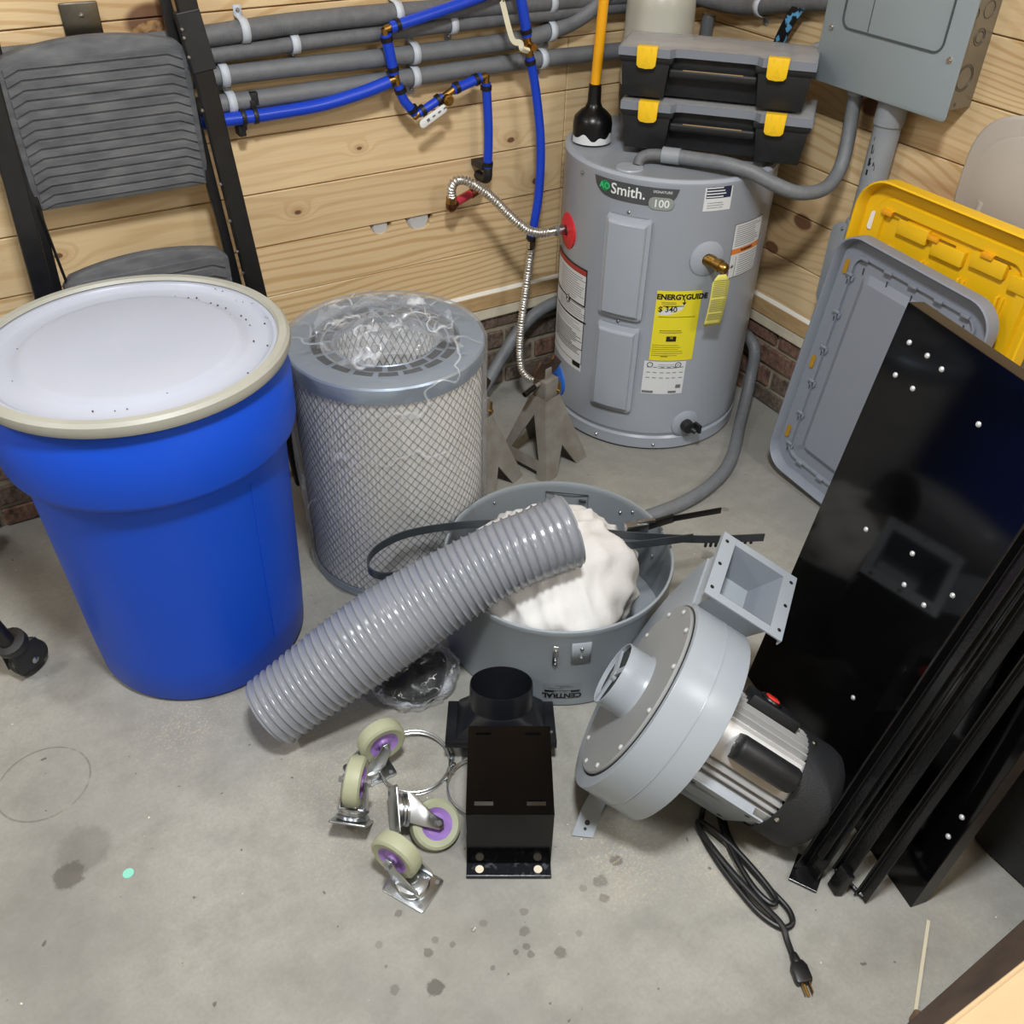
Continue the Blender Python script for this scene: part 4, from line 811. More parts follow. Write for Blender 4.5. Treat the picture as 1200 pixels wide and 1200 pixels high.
tread(-1.790, -1.435, .400, .645, -.092, 9, .026)

# ================================================================ blue barrel
BX, BY = -1.7414, -.5865
t = thing('barrel', 'big blue plastic drum with a white lid', 'barrel', (BX, BY, 0))
ob('body', MB().lathe([(0, 0), (.200, 0), (.210, .004), (.2165, .018), (.222, .10), (.238, .50), (.241, .524), (.262, .540), (.265, .550), (.2665, .64), (.260, .655), (.254, .70), (.0, .70)], 96, (BX, BY, 0)), m_bblue, t, smooth=40)
se = MB()
for th in (-62,):
    se.tube([V((BX+(r_+.0003)*cos(radians(th)), BY+(r_+.0003)*sin(radians(th)), z_)) for r_, z_ in ((.2225, .10), (.2385, .50))], .0012, 6)
ob('mould_seam', se, m_bblue, t)
ob('lid', MB().lathe([(.2555, .698), (.2555, .712), (.245, .711), (.238, .703), (.232, .701), (.205, .701), (.196, .705), (.186, .712), (.178, .7135), (.06, .711), (0, .7105)], 96, (BX, BY, 0)), m_lid, t, label='white plastic lid')
ob('lid_band', MB().lathe([(.2515, .714), (.256, .7195), (.268, .7195), (.2735, .714), (.2745, .702), (.271, .694), (.262, .692), (.255, .695)], 96, (BX, BY, 0)), m_lring, t, label='pale grey clamping band')
cr_ = MB()
for k in range(46):
    a = radians(random.choice((random.gauss(20, 25), random.uniform(0, 360)))); r_ = random.choice((.244, .238, .205, .19))+random.uniform(-.004, .004); cr_.ball((BX+r_*cos(a), BY+r_*sin(a), .7035+(.006 if r_ < .2 or r_ > .24 else 0)), random.uniform(.0008, .002), 6)
ob('grit', cr_, mat('grit', '4A4036', .9), t, kind='stuff')

# ================================================================ cartridge filter in a clear bag
FX, FY, FR, FH = -1.240, -.535, .2085, .570
t = thing('cartridge_filter', 'white pleated cartridge filter in diamond wire mesh beside the blue drum', 'filter', (FX, FY, 0))
N_ = 300
mb = MB(); mb.grid(lambda u, v: (lambda r_: V((FX+r_*cos(2*pi*u), FY+r_*sin(2*pi*u), .022+v*.515)))(FR-.005+.0007*(1 if round(u*N_) % 2 else -1)), N_, 1, cu=True)
mb.grid(lambda u, v: V((FX+.108*cos(2*pi*u), FY+.108*sin(2*pi*u), .03+v*.525)), 96, 1, cu=True); mb.grid(lambda u, v: V((FX+.108*v*cos(2*pi*u), FY+.108*v*sin(2*pi*u), .03)), 48, 1, cu=True)
ob('pleats', mb, m_media, t, smooth=0)
def lattice(R, n, z0, z1, rise, rad, seg=30):
    mb = MB()
    for sgn in (-1, 1):
        for k in range(n):
            a0 = 2*pi*k/n; mb.tube([V((FX+R*cos(a0+sgn*rise*i/seg), FY+R*sin(a0+sgn*rise*i/seg), z0+(z1-z0)*i/seg)) for i in range(seg+1)], rad, 3, cap=False)
    return mb
o = ob('wire_mesh', lattice(FR-.0036, 66, .02, .535, 2.05, .00055), m_wire, t, kind='stuff')
o = ob('inner_mesh', lattice(.106, 40, .03, .552, 2.4, .0009, 20), m_wire, t, kind='stuff')
ob('end_cap', MB().lathe([(FR-.002, .532), (FR+.001, .534), (FR+.001, .566), (FR-.002, .570), (FR-.012, .5705), (.158, .569), (.157, .564), (.112, .564), (.110, .566), (.107, .565), (.106, .552)], 96, (FX, FY, 0)), m_fring, t)
ob('end_cap', MB().lathe([(FR-.002, .024), (FR+.001, .022), (FR+.001, .004), (FR-.004, 0), (0, .001)], 96, (FX, FY, 0)), m_fring, t)
sl = MB()
for r0, r1, n in ((.1365, .1555, 18), (.1135, .131, 16)):
    for k in range(n):
        a0 = 2*pi*k/n; sl.grid(lambda u, v: V((FX+(r0+(r1-r0)*v)*cos(a0+u*2*pi/n*.78), FY+(r0+(r1-r0)*v)*sin(a0+u*2*pi/n*.78), .5652)), 5, 1)
ob('vent_slot', sl, m_slot, t)  # dark patches on the cap imitate the shade inside open slots
def bagfn(u, v):
    a = 2*pi*u
    if v < .62:
        k = v/.62; z = .004+k*.566; r_ = FR+.007+.010*noise.noise(V((cos(a)*2.2, sin(a)*2.2, z*4)))+.006*noise.noise(V((cos(a)*7, sin(a)*7, z*5)))+.010*(1-k)**6*0
    else:
        k = (v-.62)/.38; r_ = (FR+.004)*(1-k)+.002; q = V((r_*cos(a), r_*sin(a), 0)); amp = min(1, k*4); hump = .030*math.exp(-((r_-.05)/.08)**2)
        z = .577+amp*(.016*noise.noise(q*22)+.012*abs(noise.noise(q*45)))+hump*(1+.8*noise.noise(q*30))
    return V((FX+r_*cos(a), FY+r_*sin(a), z))
o = ob('plastic_bag', MB().grid(bagfn, 160, 110, cu=True), m_film, t, smooth=180, label='clear plastic bag pulled over the filter')
def crump(u, v):
    a = 2*pi*u; r_ = .145*v**.8; q = V((r_*cos(a)*1.0, r_*sin(a), 0))
    z = .581+.028*math.exp(-(r_/.09)**2)+.040*noise.noise(q*13+V((3, 1, 0)))+.026*abs(noise.noise(q*24))
    return V((FX+q.x, FY+q.y+.0, max(z, .574)))
ob('plastic_bag_top', MB().grid(crump, 120, 60, cu=True), m_film2, t, smooth=60, label='bunched plastic over the filter opening')

# ================================================================ steel ring drum with bag, band and hose
DX, DY = -1.052, -.952
t = thing('steel_drum', 'low round grey steel drum upside down with upside-down maker label', 'drum', (DX, DY, 0))
ob('wall', MB().lathe([(.238, .004), (.242, .0), (.2475, .004), (.2475, .012), (.2465, .018), (.2425, .198), (.2455, .206), (.2445, .213), (.240, .214), (.238, .209), (.240, .198), (.244, .022), (.236, .016), (0, .014), (0, .006)], 96, (DX, DY, 0)), m_drum, t)
def DC(th, z, h=0): a = radians(th); r_ = .2468-.0238*z+h; return V((DX+r_*cos(a), DY+r_*sin(a), z))
dsh = lambda th, z, off: (lambda x, y: DC(th+math.degrees(x/.245), z+y, off))
def dpatch(mb, th, z, w_, h_, off): return mb.grid(lambda u, v: dsh(th, z, off)((u-.5)*w_, (v-.5)*h_), 10, 2)
lb = ob('label', dpatch(MB(), -119.2, .030+.016, .078, .044, .0008), mat('grey_label', '8C9298', .4), t, label='maker label printed upside down')
up = lambda th, z: (lambda x, y: DC(th-math.degrees(x/.245), z-y, .0013))
ob('print', MB().text('CENTRAL', .0185, up(-119.2, .0335), bold=.0008), m_ink, lb)
mb = dpatch(MB(), -119.2, .0455, .072, .0058, .0012); ob('print', mb, m_ink, lb); ob('print', MB().text('MACHINERY', .0062, up(-119.2, .0455-.0002), bold=.0002) if 0 else MB().text('MACHINERY', .0062, lambda x, y: DC(-119.2-math.degrees(x/.245), .0455-y, .0017), bold=.0002), mat('pale_print', 'AEB4B8', .5), lb)
mb = MB(); [dpatch(mb, -119.2+s, .054+k*.004, .03, .0015, .0012) for k, s in ((0, -3), (1, 2), (2, 0))]; ob('print', mb, m_inkg, lb)
mb = MB(); dpatch(mb, -111.5, .155, .040, .056, .0018); rp = ob('bracket', mb, m_drum, t, solid=.002)
mb = MB(); [bolt(mb, DC(-111.5, z, .0025), DC(-111.5, 0)-V((DX, DY, 0)), .0042) for z in (.168, .143)]; ob('rivet', mb, m_zinc, rp)
mb = MB(); dpatch(mb, -123.5, .150, .011, .052, .003); rp = ob('latch_strip', mb, m_zinc, t, solid=.002)
mb = MB(); [bolt(mb, DC(-123.5, z, .004), DC(-123.5, 0)-V((DX, DY, 0)), .003) for z in (.165, .140, .130)]; ob('rivet', mb, m_zinc, rp)
mb = MB(); [bolt(mb, V((DX+.2405*cos(radians(a)), DY+.2405*sin(radians(a)), z)), (-cos(radians(a)), -sin(radians(a)), 0), .004, .004) for a, z in ((95, .185), (163, .165), (166, .145), (20, .17), (5, .15), (-8, .12), (12, .19))]; ob('rivet', mb, m_zinc, t)
hp = MB(); fr_ = [V((DX+.2385*cos(radians(52+x)), DY+.2385*sin(radians(52+x)), .165+z)) for x, z in ((-12, -.022), (12, -.022), (12, .022), (-12, .022))]; hp.tube(fr_, .0012, 6, closed=True); hp.tube([DC(45, .17, -.007), DC(41, .17, -.007)], .003, 6); hp.tube([DC(48, .15, -.007), DC(44, .15, -.007)], .003, 6); ob('hatch_outline', hp, m_ink, t)
# white cloth bag inside
def cloth(u, v):
    a = 2*pi*u; ph = pi*v; d_ = V((sin(ph)*cos(a), sin(ph)*sin(a), cos(ph)))
    fold = lambda n_, f_, s_: (1-abs(noise.noise(V((d_.dot(V(n_))*f_+s_, d_.z*1.1, s_*3)))*2.4))
    k = 1+.09*noise.noise(d_*1.7+V((2, 0, 1)))+.060*fold((.8, .6, .1), 3.2, .7)+.050*fold((-.5, .8, .2), 3.8, 2.1)+.030*fold((.9, -.3, .4), 6.5, 5.2)-.07
    p = V((d_.x*.192*k, d_.y*.186*k, d_.z*.132*k)); c, s = cos(radians(-38)), sin(radians(-38))
    q = V((DX-.030+p.x*c-p.y*s, DY-.012+p.x*s+p.y*c, .158+p.z))
    m = V((q.x-DX, q.y-DY, 0)); L_ = m.length
    if L_ > .222: q.x = DX+m.x*.222/L_; q.y = DY+m.y*.222/L_
    q.z = max(q.z, .017); return q
o = ob('cloth_bag', MB().grid(cloth, 130, 80, cu=True), m_cloth, smooth=180); tag(o, 'crumpled white cotton dust bag stuffed in the steel drum', 'bag')
# flat steel band clamp lying over the drum rim
t = thing('band_clamp', 'dark grey steel band clamp lying across the drum and the filter bag', 'clamp', (-1.1, -.93, .216))
z0 = .236
pb = [(-.66, -1.155), (-.78, -1.095), (-.92, -1.00), (-1.03, -.905), (-1.12, -.845), (-1.212, -.800), (-1.316, -.772), (-1.385, -.780), (-1.425, -.806), (-1.437, -.842), (-1.412, -.872), (-1.35, -.880), (-1.24, -.885), (-1.12, -.935), (-1.02, -1.00), (-.92, -1.045), (-.80, -1.085)]
ob('band', MB().tube(cr([(x_, y_, z0+(.006 if i > 11 else 0)) for i, (x_, y_) in enumerate(pb)], 8), 1, prof=[(.0012, .010), (-.0012, .010), (-.0012, -.010), (.0012, -.010)], up=(0, 0, 1)), mat('band_steel', '4E5358', .35, .5), t, smooth=40)
ob('lever', MB().tube([(-.885, -1.002, z0+.004), (-.80, -1.018, z0+.012)], 1, prof=[(.004, .010), (-.004, .010), (-.004, -.010), (.004, -.010)], up=(0, 0, 1)).tube([(-.82, -1.015, z0+.012), (-.695, -1.052, z0+.016)], 1, prof=[(.0015, .008), (-.0015, .008), (-.0015, -.008), (.0015, -.008)], up=(0, 0, 1)), m_blk, t, bevel=.001)
ob('buckle', MB().box((-.885, -.998, z0+.006), (.05, .022, .024), (V((.95, -.3, 0)), V((.3, .95, 0)), I3[2])).box((-.865, -1.005, z0+.020), (.04, .012, .008), (V((.9, -.4, .1)), V((.4, .9, 0)), I3[2])), m_zinc, t, bevel=.002)
te = MB()
for k in range(5):
    for x_, y_, dx, dy in ((-.682-k*.011, -1.138+k*.006, .9, -.45), (-.775+k*.010, -1.098-k*.005, .9, -.45)): te.box((x_, y_-.004, z0-.013), (.005, .004, .010))
ob('teeth', te, mat('band_dark', '2B2D30', .4, .4), t, smooth=0)
# ribbed hose
hp = cr([(-1.712, -.948, .070), (-1.631, -.956, .115), (-1.56, -.964, .155), (-1.49, -.970, .190), (-1.415, -.977, .225), (-1.345, -.988, .260), (-1.276, -1.001, .292), (-1.22, -1.014, .315), (-1.165, -1.028, .333), (-1.112, -1.038, .346), (-1.090, -1.042, .350)], 10)
NR = 44; q = resample(hp, NR*8+1); nn = len(q)
def hr(t):
    ph = (t*NR) % 1; rib = .0046*max(0, cos(2*pi*(ph-.5)))**2.6
    base = .0690+.0150*math.exp(-((t-.40)/.24)**2)+.003*math.exp(-((t-.98)/.05)**2)
    sm = 1-.62*math.exp(-((t-.46)/.12)**2)
    return base+rib*sm
mb = MB(); mb.tube(q, hr, 56, cap=False)
def inner(t): return hr(t)-.0025
mb.tube(q, inner, 56, cap=False)
m_ = len(mb.v)//2
for e in (0, (nn-1)*56): mb.f += [(e+k, e+(k+1) % 56, m_+e+(k+1) % 56, m_+e+k) for k in range(56)]
# pressed crease on the upper side of the bulge
fl = hp[0].lerp(hp[-1], .5)
o = ob('flexible_hose', mb, m_hose, smooth=60); tag(o, 'thick grey ribbed plastic hose slanting from the floor over the drum', 'hose')

# ================================================================ blower
BP = V((-1.157, -1.3662, .2490)); Bn = V((.57444, -.69551, -.4316)).normalized(); Bu = V((.21032, -.38416, .899)).normalized(); Bv = Bn.cross(Bu)
if Bv.x > 0: Bv = -Bv
BL = lambda a, b, c: BP+Bu*a+Bv*b+Bn*c
def PL(ang, r_, c): a = radians(ang); return BL(r_*cos(a), r_*sin(a), c)
bax = (Bu, Bv, Bn)
t = thing('blower', 'grey dust collector blower with ribbed aluminium motor lying on the floor', 'blower', (-1.05, -1.48, 0))
sr = lambda th: .1815+.008*((th+50)/140 if th < 90 else 1)+(0 if th < 90 else .022*((th-90)/90) if th < 180 else .022+.047*(th-180)/90)
prof = [(sr(th)*cos(radians(th)), sr(th)*sin(radians(th))) for th in range(-48, 271, 6)]
prof += [(.06, -.262), (.118, -.258), (.118, -.130)]
hs = ob('scroll_housing', MB().prism(prof, .106, BL(0, 0, .003), bax), m_blow, t, bevel=.012, bseg=4, smooth=50)
mb = MB(); sm_ = [BL(a, b, .060) for a, b in [((sr(th)+.0004)*cos(radians(th)), (sr(th)+.0004)*sin(radians(th))) for th in range(-40, 268, 4)]]; mb.tube(sm_, .0008, 6); ob('seam', mb, m_blow, hs)
def fr4(c0, a0, b, w1, w2): return [BL(a0, b+s2*w2, c0+s1*w1) for s1, s2 in ((-1, -1), (1, -1), (1, 1), (-1, 1))]
r1 = fr4(.056, .108, -.194, .050, .063); r2 = fr4(.0745, .176, -.194, .056, .066)
def loft(mb, A_, B_): return mb.add(A_+B_, [(i, (i+1) % 4, 4+(i+1) % 4, 4+i) for i in range(4)])
ob('outlet_duct', loft(MB(), r1, r2), m_blow, t, smooth=0, solid=.003)
inn = fr4(.0745, .181, -.194, .053, .063); deep = fr4(.060, .085, -.200, .020, .030)
ob('outlet_lining', loft(MB(), inn, deep).add(deep, [(0, 1, 2, 3)]), mat('duct_inside', '7C838C', .4), t, smooth=0)
fl = MB()
for s in (-1, 1): fl.box(BL(.179, -.194, .0745+s*.0665), (.004, .160, .027), bax).box(BL(.179, -.194+s*.0715, .0745), (.004, .017, .106), bax)
for s in (-1, 1): fl.box(BL(.173, -.194, .0745+s*.0788), (.012, .160, .0025), bax)
f_ = ob('outlet_flange', fl, m_blow, t, smooth=0, bevel=.0006)
hl = MB(); [disc(hl, BL(.1811, -.194+s2*.060, .0745+s1*.070), Bu, .0038, .0004, 10) for s1 in (-1, 1) for s2 in (-1, 0, 1)]; ob('bolt_hole', hl, m_ink, f_)
ob('cover_plate', MB().lathe([(0, -.002), (.150, -.002), (.168, -.0035), (.1705, -.001), (.1705, .004)], 72, BP, (Bu, Bv, Bn)), m_plate, t)
ob('gasket', MB().lathe([(.1705, .0015), (.1735, .0015), (.1735, .006)], 72, BP, (Bu, Bv, Bn)), m_blk, t)
for k in range(12): ob('bolt', bolt(MB(), PL(15+30*k, .158, -.003), -Bn, .0052, .004), m_bolt, t)
nb = (Bu, Bv, -Bn)
ob('inlet_collar', MB().lathe([(.0640, 0), (.0625, .004), (.0605, .008), (.0605, .050), (.0595, .051), (.0580, .050), (.0575, .003), (.057, -.03)], 56, BP, nb), m_blow, t)
ob('inlet_shade', disc(MB(), BL(0, 0, -.042), -Bn, .0572, .001, 40), mat('inlet_dark', '1C1E21', .6), t)  # dark disc near the rim stands in for shade inside the inlet
im = MB()
for k in range(3): im.box(PL(20+120*k, .030, -.0465), (.056, .012, .005), (Bu*cos(radians(20+120*k))+Bv*sin(radians(20+120*k)), -Bu*sin(radians(20+120*k))+Bv*cos(radians(20+120*k)), Bn))
im.lathe([(0, .008), (.012, .007), (.014, 0)], 16, BL(0, 0, -.0425), nb); ob('finger_guard', im, m_blow, t, smooth=30)
# motor
fins = 40; ra, rb_ = .080, .0960
poly = []
for k in range(fins*2):
    a = 2*pi*k/(fins*2)
    r_ = rb_ if (k % 2 == 0) else ra
    d_ = (math.degrees(a)-33+180) % 360-180
    if abs(d_) < 24 or 45 < d_ < 62: r_ = .093
    poly += [(r_*cos(a-.013), r_*sin(a-.013)), (r_*cos(a+.013), r_*sin(a+.013))]
ob('motor_body', MB().prism(poly, .190, BL(0, 0, .107), bax), m_alu, t, smooth=20)
ob('fan_cover', MB().lathe([(.0975, 0), (.1000, .001), (.1000, .060), (.096, .076), (.086, .086), (.066, .090), (0, .090)], 64, BL(0, 0, .293), bax), m_fan, t)
ob('motor_flange', MB().lathe([(.112, 0), (.112, .006), (.085, .006)], 48, BL(0, 0, .104), bax), m_blow, t)
sc = MB(); [bolt(sc, PL(a, .1005, .302), PL(a, .1, 0)-BP, .005, .004) for a in (-19, 74, 165, 255)]; ob('screw', sc, m_chrome, t)
ca = MB(); a0, a1 = PL(33, .112, .165), PL(33, .112, .282); ca.lathe([(0, 0), (.020, .001), (.0235, .006), (.0235, .111), (.021, .116), (0, .117)], 28, a0, cyl_ax(a1-a0)); er = (PL(33, 1, 0)-BP); es = Bn.cross(er)
ca.box(PL(33, .100, .2235), (.026, .046, .110), (er, es, Bn)); cp = ob('capacitor', ca, m_blkp, t, bevel=.001); ob('screw', bolt(MB(), a0+(a0-a1).normalized()*.0005, a0-a1, .005), m_chrome, cp)
er = (PL(-36, 1, 0)-BP); es = Bn.cross(er); sw = ob('switch_box', MB().box(PL(-36, .098, .218), (.028, .050, .100), (er, es, Bn)), m_blkp, t, bevel=.004)
ob('switch_guard', MB().tube([PL(-36, .114, .208)+(es*cos(a)+Bn*sin(a))*.017 for a in [2*pi*i/24 for i in range(24)]], .004, 8, closed=True), m_blk, sw)
ob('rocker', MB().box(PL(-36, .114, .208), (.012, .020, .024), (er, es, Bn)), m_swr, sw, bevel=.003, label='red rocker switch')
er = (PL(112, 1, 0)-BP); es = Bn.cross(er)
mp = ob('mount_plate', MB().box(PL(112, .099, .200), (.004, .150, .150), (er, es, Bn)).box(PL(112, .090, .200)+es*.040, (.022, .020, .13), (er, es, Bn)).box(PL(112, .090, .200)-es*.040, (.022, .020, .13), (er, es, Bn)), m_blow, t, smooth=0, bevel=.001)
mb = MB(); [disc(mb, PL(112, .1011, z_)+es*s, er, .005, .0004, 12) for z_ in (.145, .255) for s in (-.055, .055)]; [disc(mb, PL(112, .0969, z_)+es*s, -er, .005, .0004, 12) for z_ in (.145, .255) for s in (-.055, .055)]; ob('bolt_hole', mb, m_ink, mp)
# bent foot bracket
bk = MB(); A0, A1 = BL(-.165, .080, .052), BL(-.165, .080, .100); wv = (A1-A0)
k0, k1, k2 = V((-1.222, -1.398, .062)), V((-1.268, -1.417, .030)), V((-1.304, -1.442, .002))
wd = V((.80, -.60, 0)).normalized()*.019
for p_, q_ in ((k0, k1), (k1, k2)): bk.add([p_-wd, p_+wd, q_+wd, q_-wd], [(0, 1, 2, 3)])
fb = ob('foot_bracket', bk, m_blow, t, smooth=0, solid=.003)
nk = (k2-k1).cross(wd).normalized(); nk = nk if nk.z > 0 else -nk; ob('bolt_hole', disc(disc(MB(), k1.lerp(k2, .5)+nk*.0016, nk, .0050, .0004, 12), k1.lerp(k2, .72)+nk*.0016, nk, .003, .0004, 12), m_ink, fb)
# power cord
cd_ = [(-1.065, -1.500, .05), (-1.085, -1.515, .012), (-1.112, -1.545, .006), (-1.124, -1.600, .006), (-1.128, -1.660, .006), (-1.126, -1.715, .006), (-1.112, -1.752, .006), (-1.090, -1.757, .006), (-1.078, -1.735, .006), (-1.080, -1.69, .006), (-1.082, -1.64, .006), (-1.076, -1.585, .006), (-1.060, -1.545, .008),
    (-1.058, -1.530, .012), (-1.075, -1.555, .017), (-1.098, -1.62, .017), (-1.108, -1.68, .017), (-1.102, -1.715, .016), (-1.088, -1.712, .015), (-1.084, -1.67, .016), (-1.088, -1.60, .018), (-1.100, -1.545, .018), (-1.110, -1.530, .017), (-1.118, -1.56, .016), (-1.120, -1.63, .015), (-1.116, -1.70, .015), (-1.110, -1.75, .012), (-1.118, -1.775, .006), (-1.128, -1.798, .006)]
m_cord = mat('cord_black', '141416', .4, var=.3, vs=120, col2='3c3a38', thr=(.6, .75))
pc = ob('power_cord', MB().tube(cr(cd_, 7), .0052, 10), m_cord, t, label='coiled black power cord')
pd = V((-.36, -.93, 0)).normalized(); pe = V((.93, -.36, 0)); p0 = V((-1.127, -1.796, .010))
pg = MB().tube([p0, p0+pd*.018], lambda u: .0065+.003*u, 10).prism([(-.009, 0), (.009, 0), (.014, .010), (.014, .030), (.012, .036), (-.012, .036), (-.014, .030), (-.014, .010)], .014, p0+pd*.014+V((0, 0, -.007)), (pe, pd, I3[2])); q_ = ob('plug', pg, m_cord, pc, bevel=.002)
pr_ = p0+pd*.050; ob('prong', MB().box(pr_+pd*.008-pe*.006+V((0, 0, .002)), (.0016, .018, .006), (pe, pd, I3[2])).box(pr_+pd*.008+pe*.006+V((0, 0, .002)), (.0016, .018, .006), (pe, pd, I3[2])).tube([pr_+V((0, 0, -.004)), pr_+pd*.018+V((0, 0, -.004))], .0024, 8), m_brass, pc)

# ================================================================ black bracket and reducer
kx, ky = V((.866, -.5, 0)), V((.5, .866, 0)); KO = V((-1.512, -1.384, 0)); kax = (kx, ky, I3[2])
KP = lambda x_, y_, z_: KO+kx*x_+ky*y_+V((0, 0, z_))
t = thing('motor_bracket', 'glossy black folded steel bracket with four slots, in front of the round adapter', 'bracket', KP(.075, .09, 0))
Wk, Dk, Hk = .149, .185, .150
def slotted(mb, z_, w_, d_, slots):
    xs = sorted({0, w_, *[s[0] for s in slots], *[s[1] for s in slots]}); ys = sorted({0, d_, *[s[2] for s in slots], *[s[3] for s in slots]})
    for i in range(len(xs)-1):
        for j in range(len(ys)-1):
            cx, cy = (xs[i]+xs[i+1])/2, (ys[j]+ys[j+1])/2
            if any(s[0] < cx < s[1] and s[2] < cy < s[3] for s in slots): continue
            mb.box(KP(cx, cy, z_), (xs[i+1]-xs[i], ys[j+1]-ys[j], .003), kax)
    return mb
ob('top_plate', slotted(MB(), Hk, Wk, Dk, [(.014, .046, .018, .028), (.103, .135, .018, .028), (.014, .042, .165, .171), (.103, .131, .165, .171)]), m_brk, t, smooth=0)
ob('front_plate', MB().box(KP(Wk/2, .0012, Hk/2), (Wk, .003, Hk), kax), m_brk, t, smooth=0, bevel=.001)
ob('rear_plate', MB().box(KP(Wk/2, Dk-.0012, Hk/2), (Wk, .003, Hk), kax), m_brk, t, smooth=0)
fo = ob('foot_flange', MB().box(KP(Wk/2, -.013, .002), (Wk, .029, .004), kax).box(KP(Wk/2, -.027, .006), (Wk, .003, .010), kax), mat('scuffed_black', '1C1D22', .25, .3, var=.4, vs=80, col2='7d7f88', thr=(.55, .7)), t, smooth=0, bevel=.001)
ob('bolt_hole', disc(disc(MB(), KP(.023, -.012, .0042), (0, 0, 1), .0075, .0005, 16), KP(.126, -.012, .0042), (0, 0, 1), .0075, .0005, 16), m_cap, fo)
ca_, sa_ = cos(radians(17)), sin(radians(17)); RC = V((-1.316, -1.166, .030)); rx, ry, rz = kx, ky*ca_-I3[2]*sa_, I3[2]*ca_+ky*sa_     # tipped back, front edge raised
RP = lambda x_, y_, z_: RC+rx*x_+ry*y_+rz*z_
t = thing('duct_adapter', 'black plastic square-to-round duct adapter behind the folded bracket', 'adapter', (RC.x, RC.y, 0))
def rect_ring(w_, d_, z_, n=8):
    pts = []
    for (x0, y0), (x1, y1) in (((1, -1), (1, 1)), ((1, 1), (-1, 1)), ((-1, 1), (-1, -1)), ((-1, -1), (1, -1))): pts += [RP((x0+(x1-x0)*i/n)*w_/2, (y0+(y1-y0)*i/n)*d_/2, z_) for i in range(n)]
    return pts
def circ_ring(r_, z_, n=32): return [RP(r_*cos(2*pi*i/n-pi/4), r_*sin(2*pi*i/n-pi/4), z_) for i in range(n)]
def lofts(mb, rings):
    n = len(rings[0]); return mb.add([p for q in rings for p in q], [(i*n+j, i*n+(j+1) % n, (i+1)*n+(j+1) % n, (i+1)*n+j) for i in range(len(rings)-1) for j in range(n)])
ob('base_flange', MB().box(RP(0, 0, 0), (.215, .140, .016), (rx, ry, rz)), m_satin, t, bevel=.002)
ob('taper', lofts(MB(), [rect_ring(.176, .132, .007), rect_ring(.168, .130, .014), circ_ring(.0645, .046), circ_ring(.0625, .050)]), m_satin, t, smooth=40)
ob('collar', MB().lathe([(.0625, .046), (.0620, .088), (.0612, .095), (.0602, .095), (.0595, .088), (.0590, .012), (0, .010)], 56, RC, (rx, ry, rz)), m_satin, t)
ob('screw', bolt(MB(), RP(.098, -.040, .008), rz, .004), m_chrome, t)
ob('foot_lip', MB().box(RP(0, -.062, -.018), (.150, .010, .024), (rx, ry, rz)).box(RP(0, 0, -.012), (.15, .118, .010), (rx, ry, rz)), m_satin, t, bevel=.001)
# sealed bag of black fittings
CB = V((-1.408, -.965, 0)); t = thing('parts_bag', 'clear plastic bag of black fittings lying under the hose', 'bag', CB)
ob('fittings', MB().grid(lambda u, v: (lambda a, p: CB+V((.075*sin(p)*cos(a)*(1+.12*sin(3*a)), .065*sin(p)*sin(a)*(1+.1*cos(4*a)), .032+.030*cos(p)*(1+.2*sin(5*a)))))(2*pi*u, pi*v), 32, 14, cu=True), m_rub, t, smooth=40)
def pbag(u, v):
    a, p = 2*pi*u, pi*v; d_ = V((sin(p)*cos(a), sin(p)*sin(a), cos(p))); k = 1+.14*noise.noise(d_*3)+.10*abs(noise.noise(d_*7))
    return CB+V((d_.x*.092*k, d_.y*.080*k, max(.001, .036+d_.z*.042*k)))
ob('film', MB().grid(pbag, 70, 40, cu=True), m_film3, t, smooth=50)

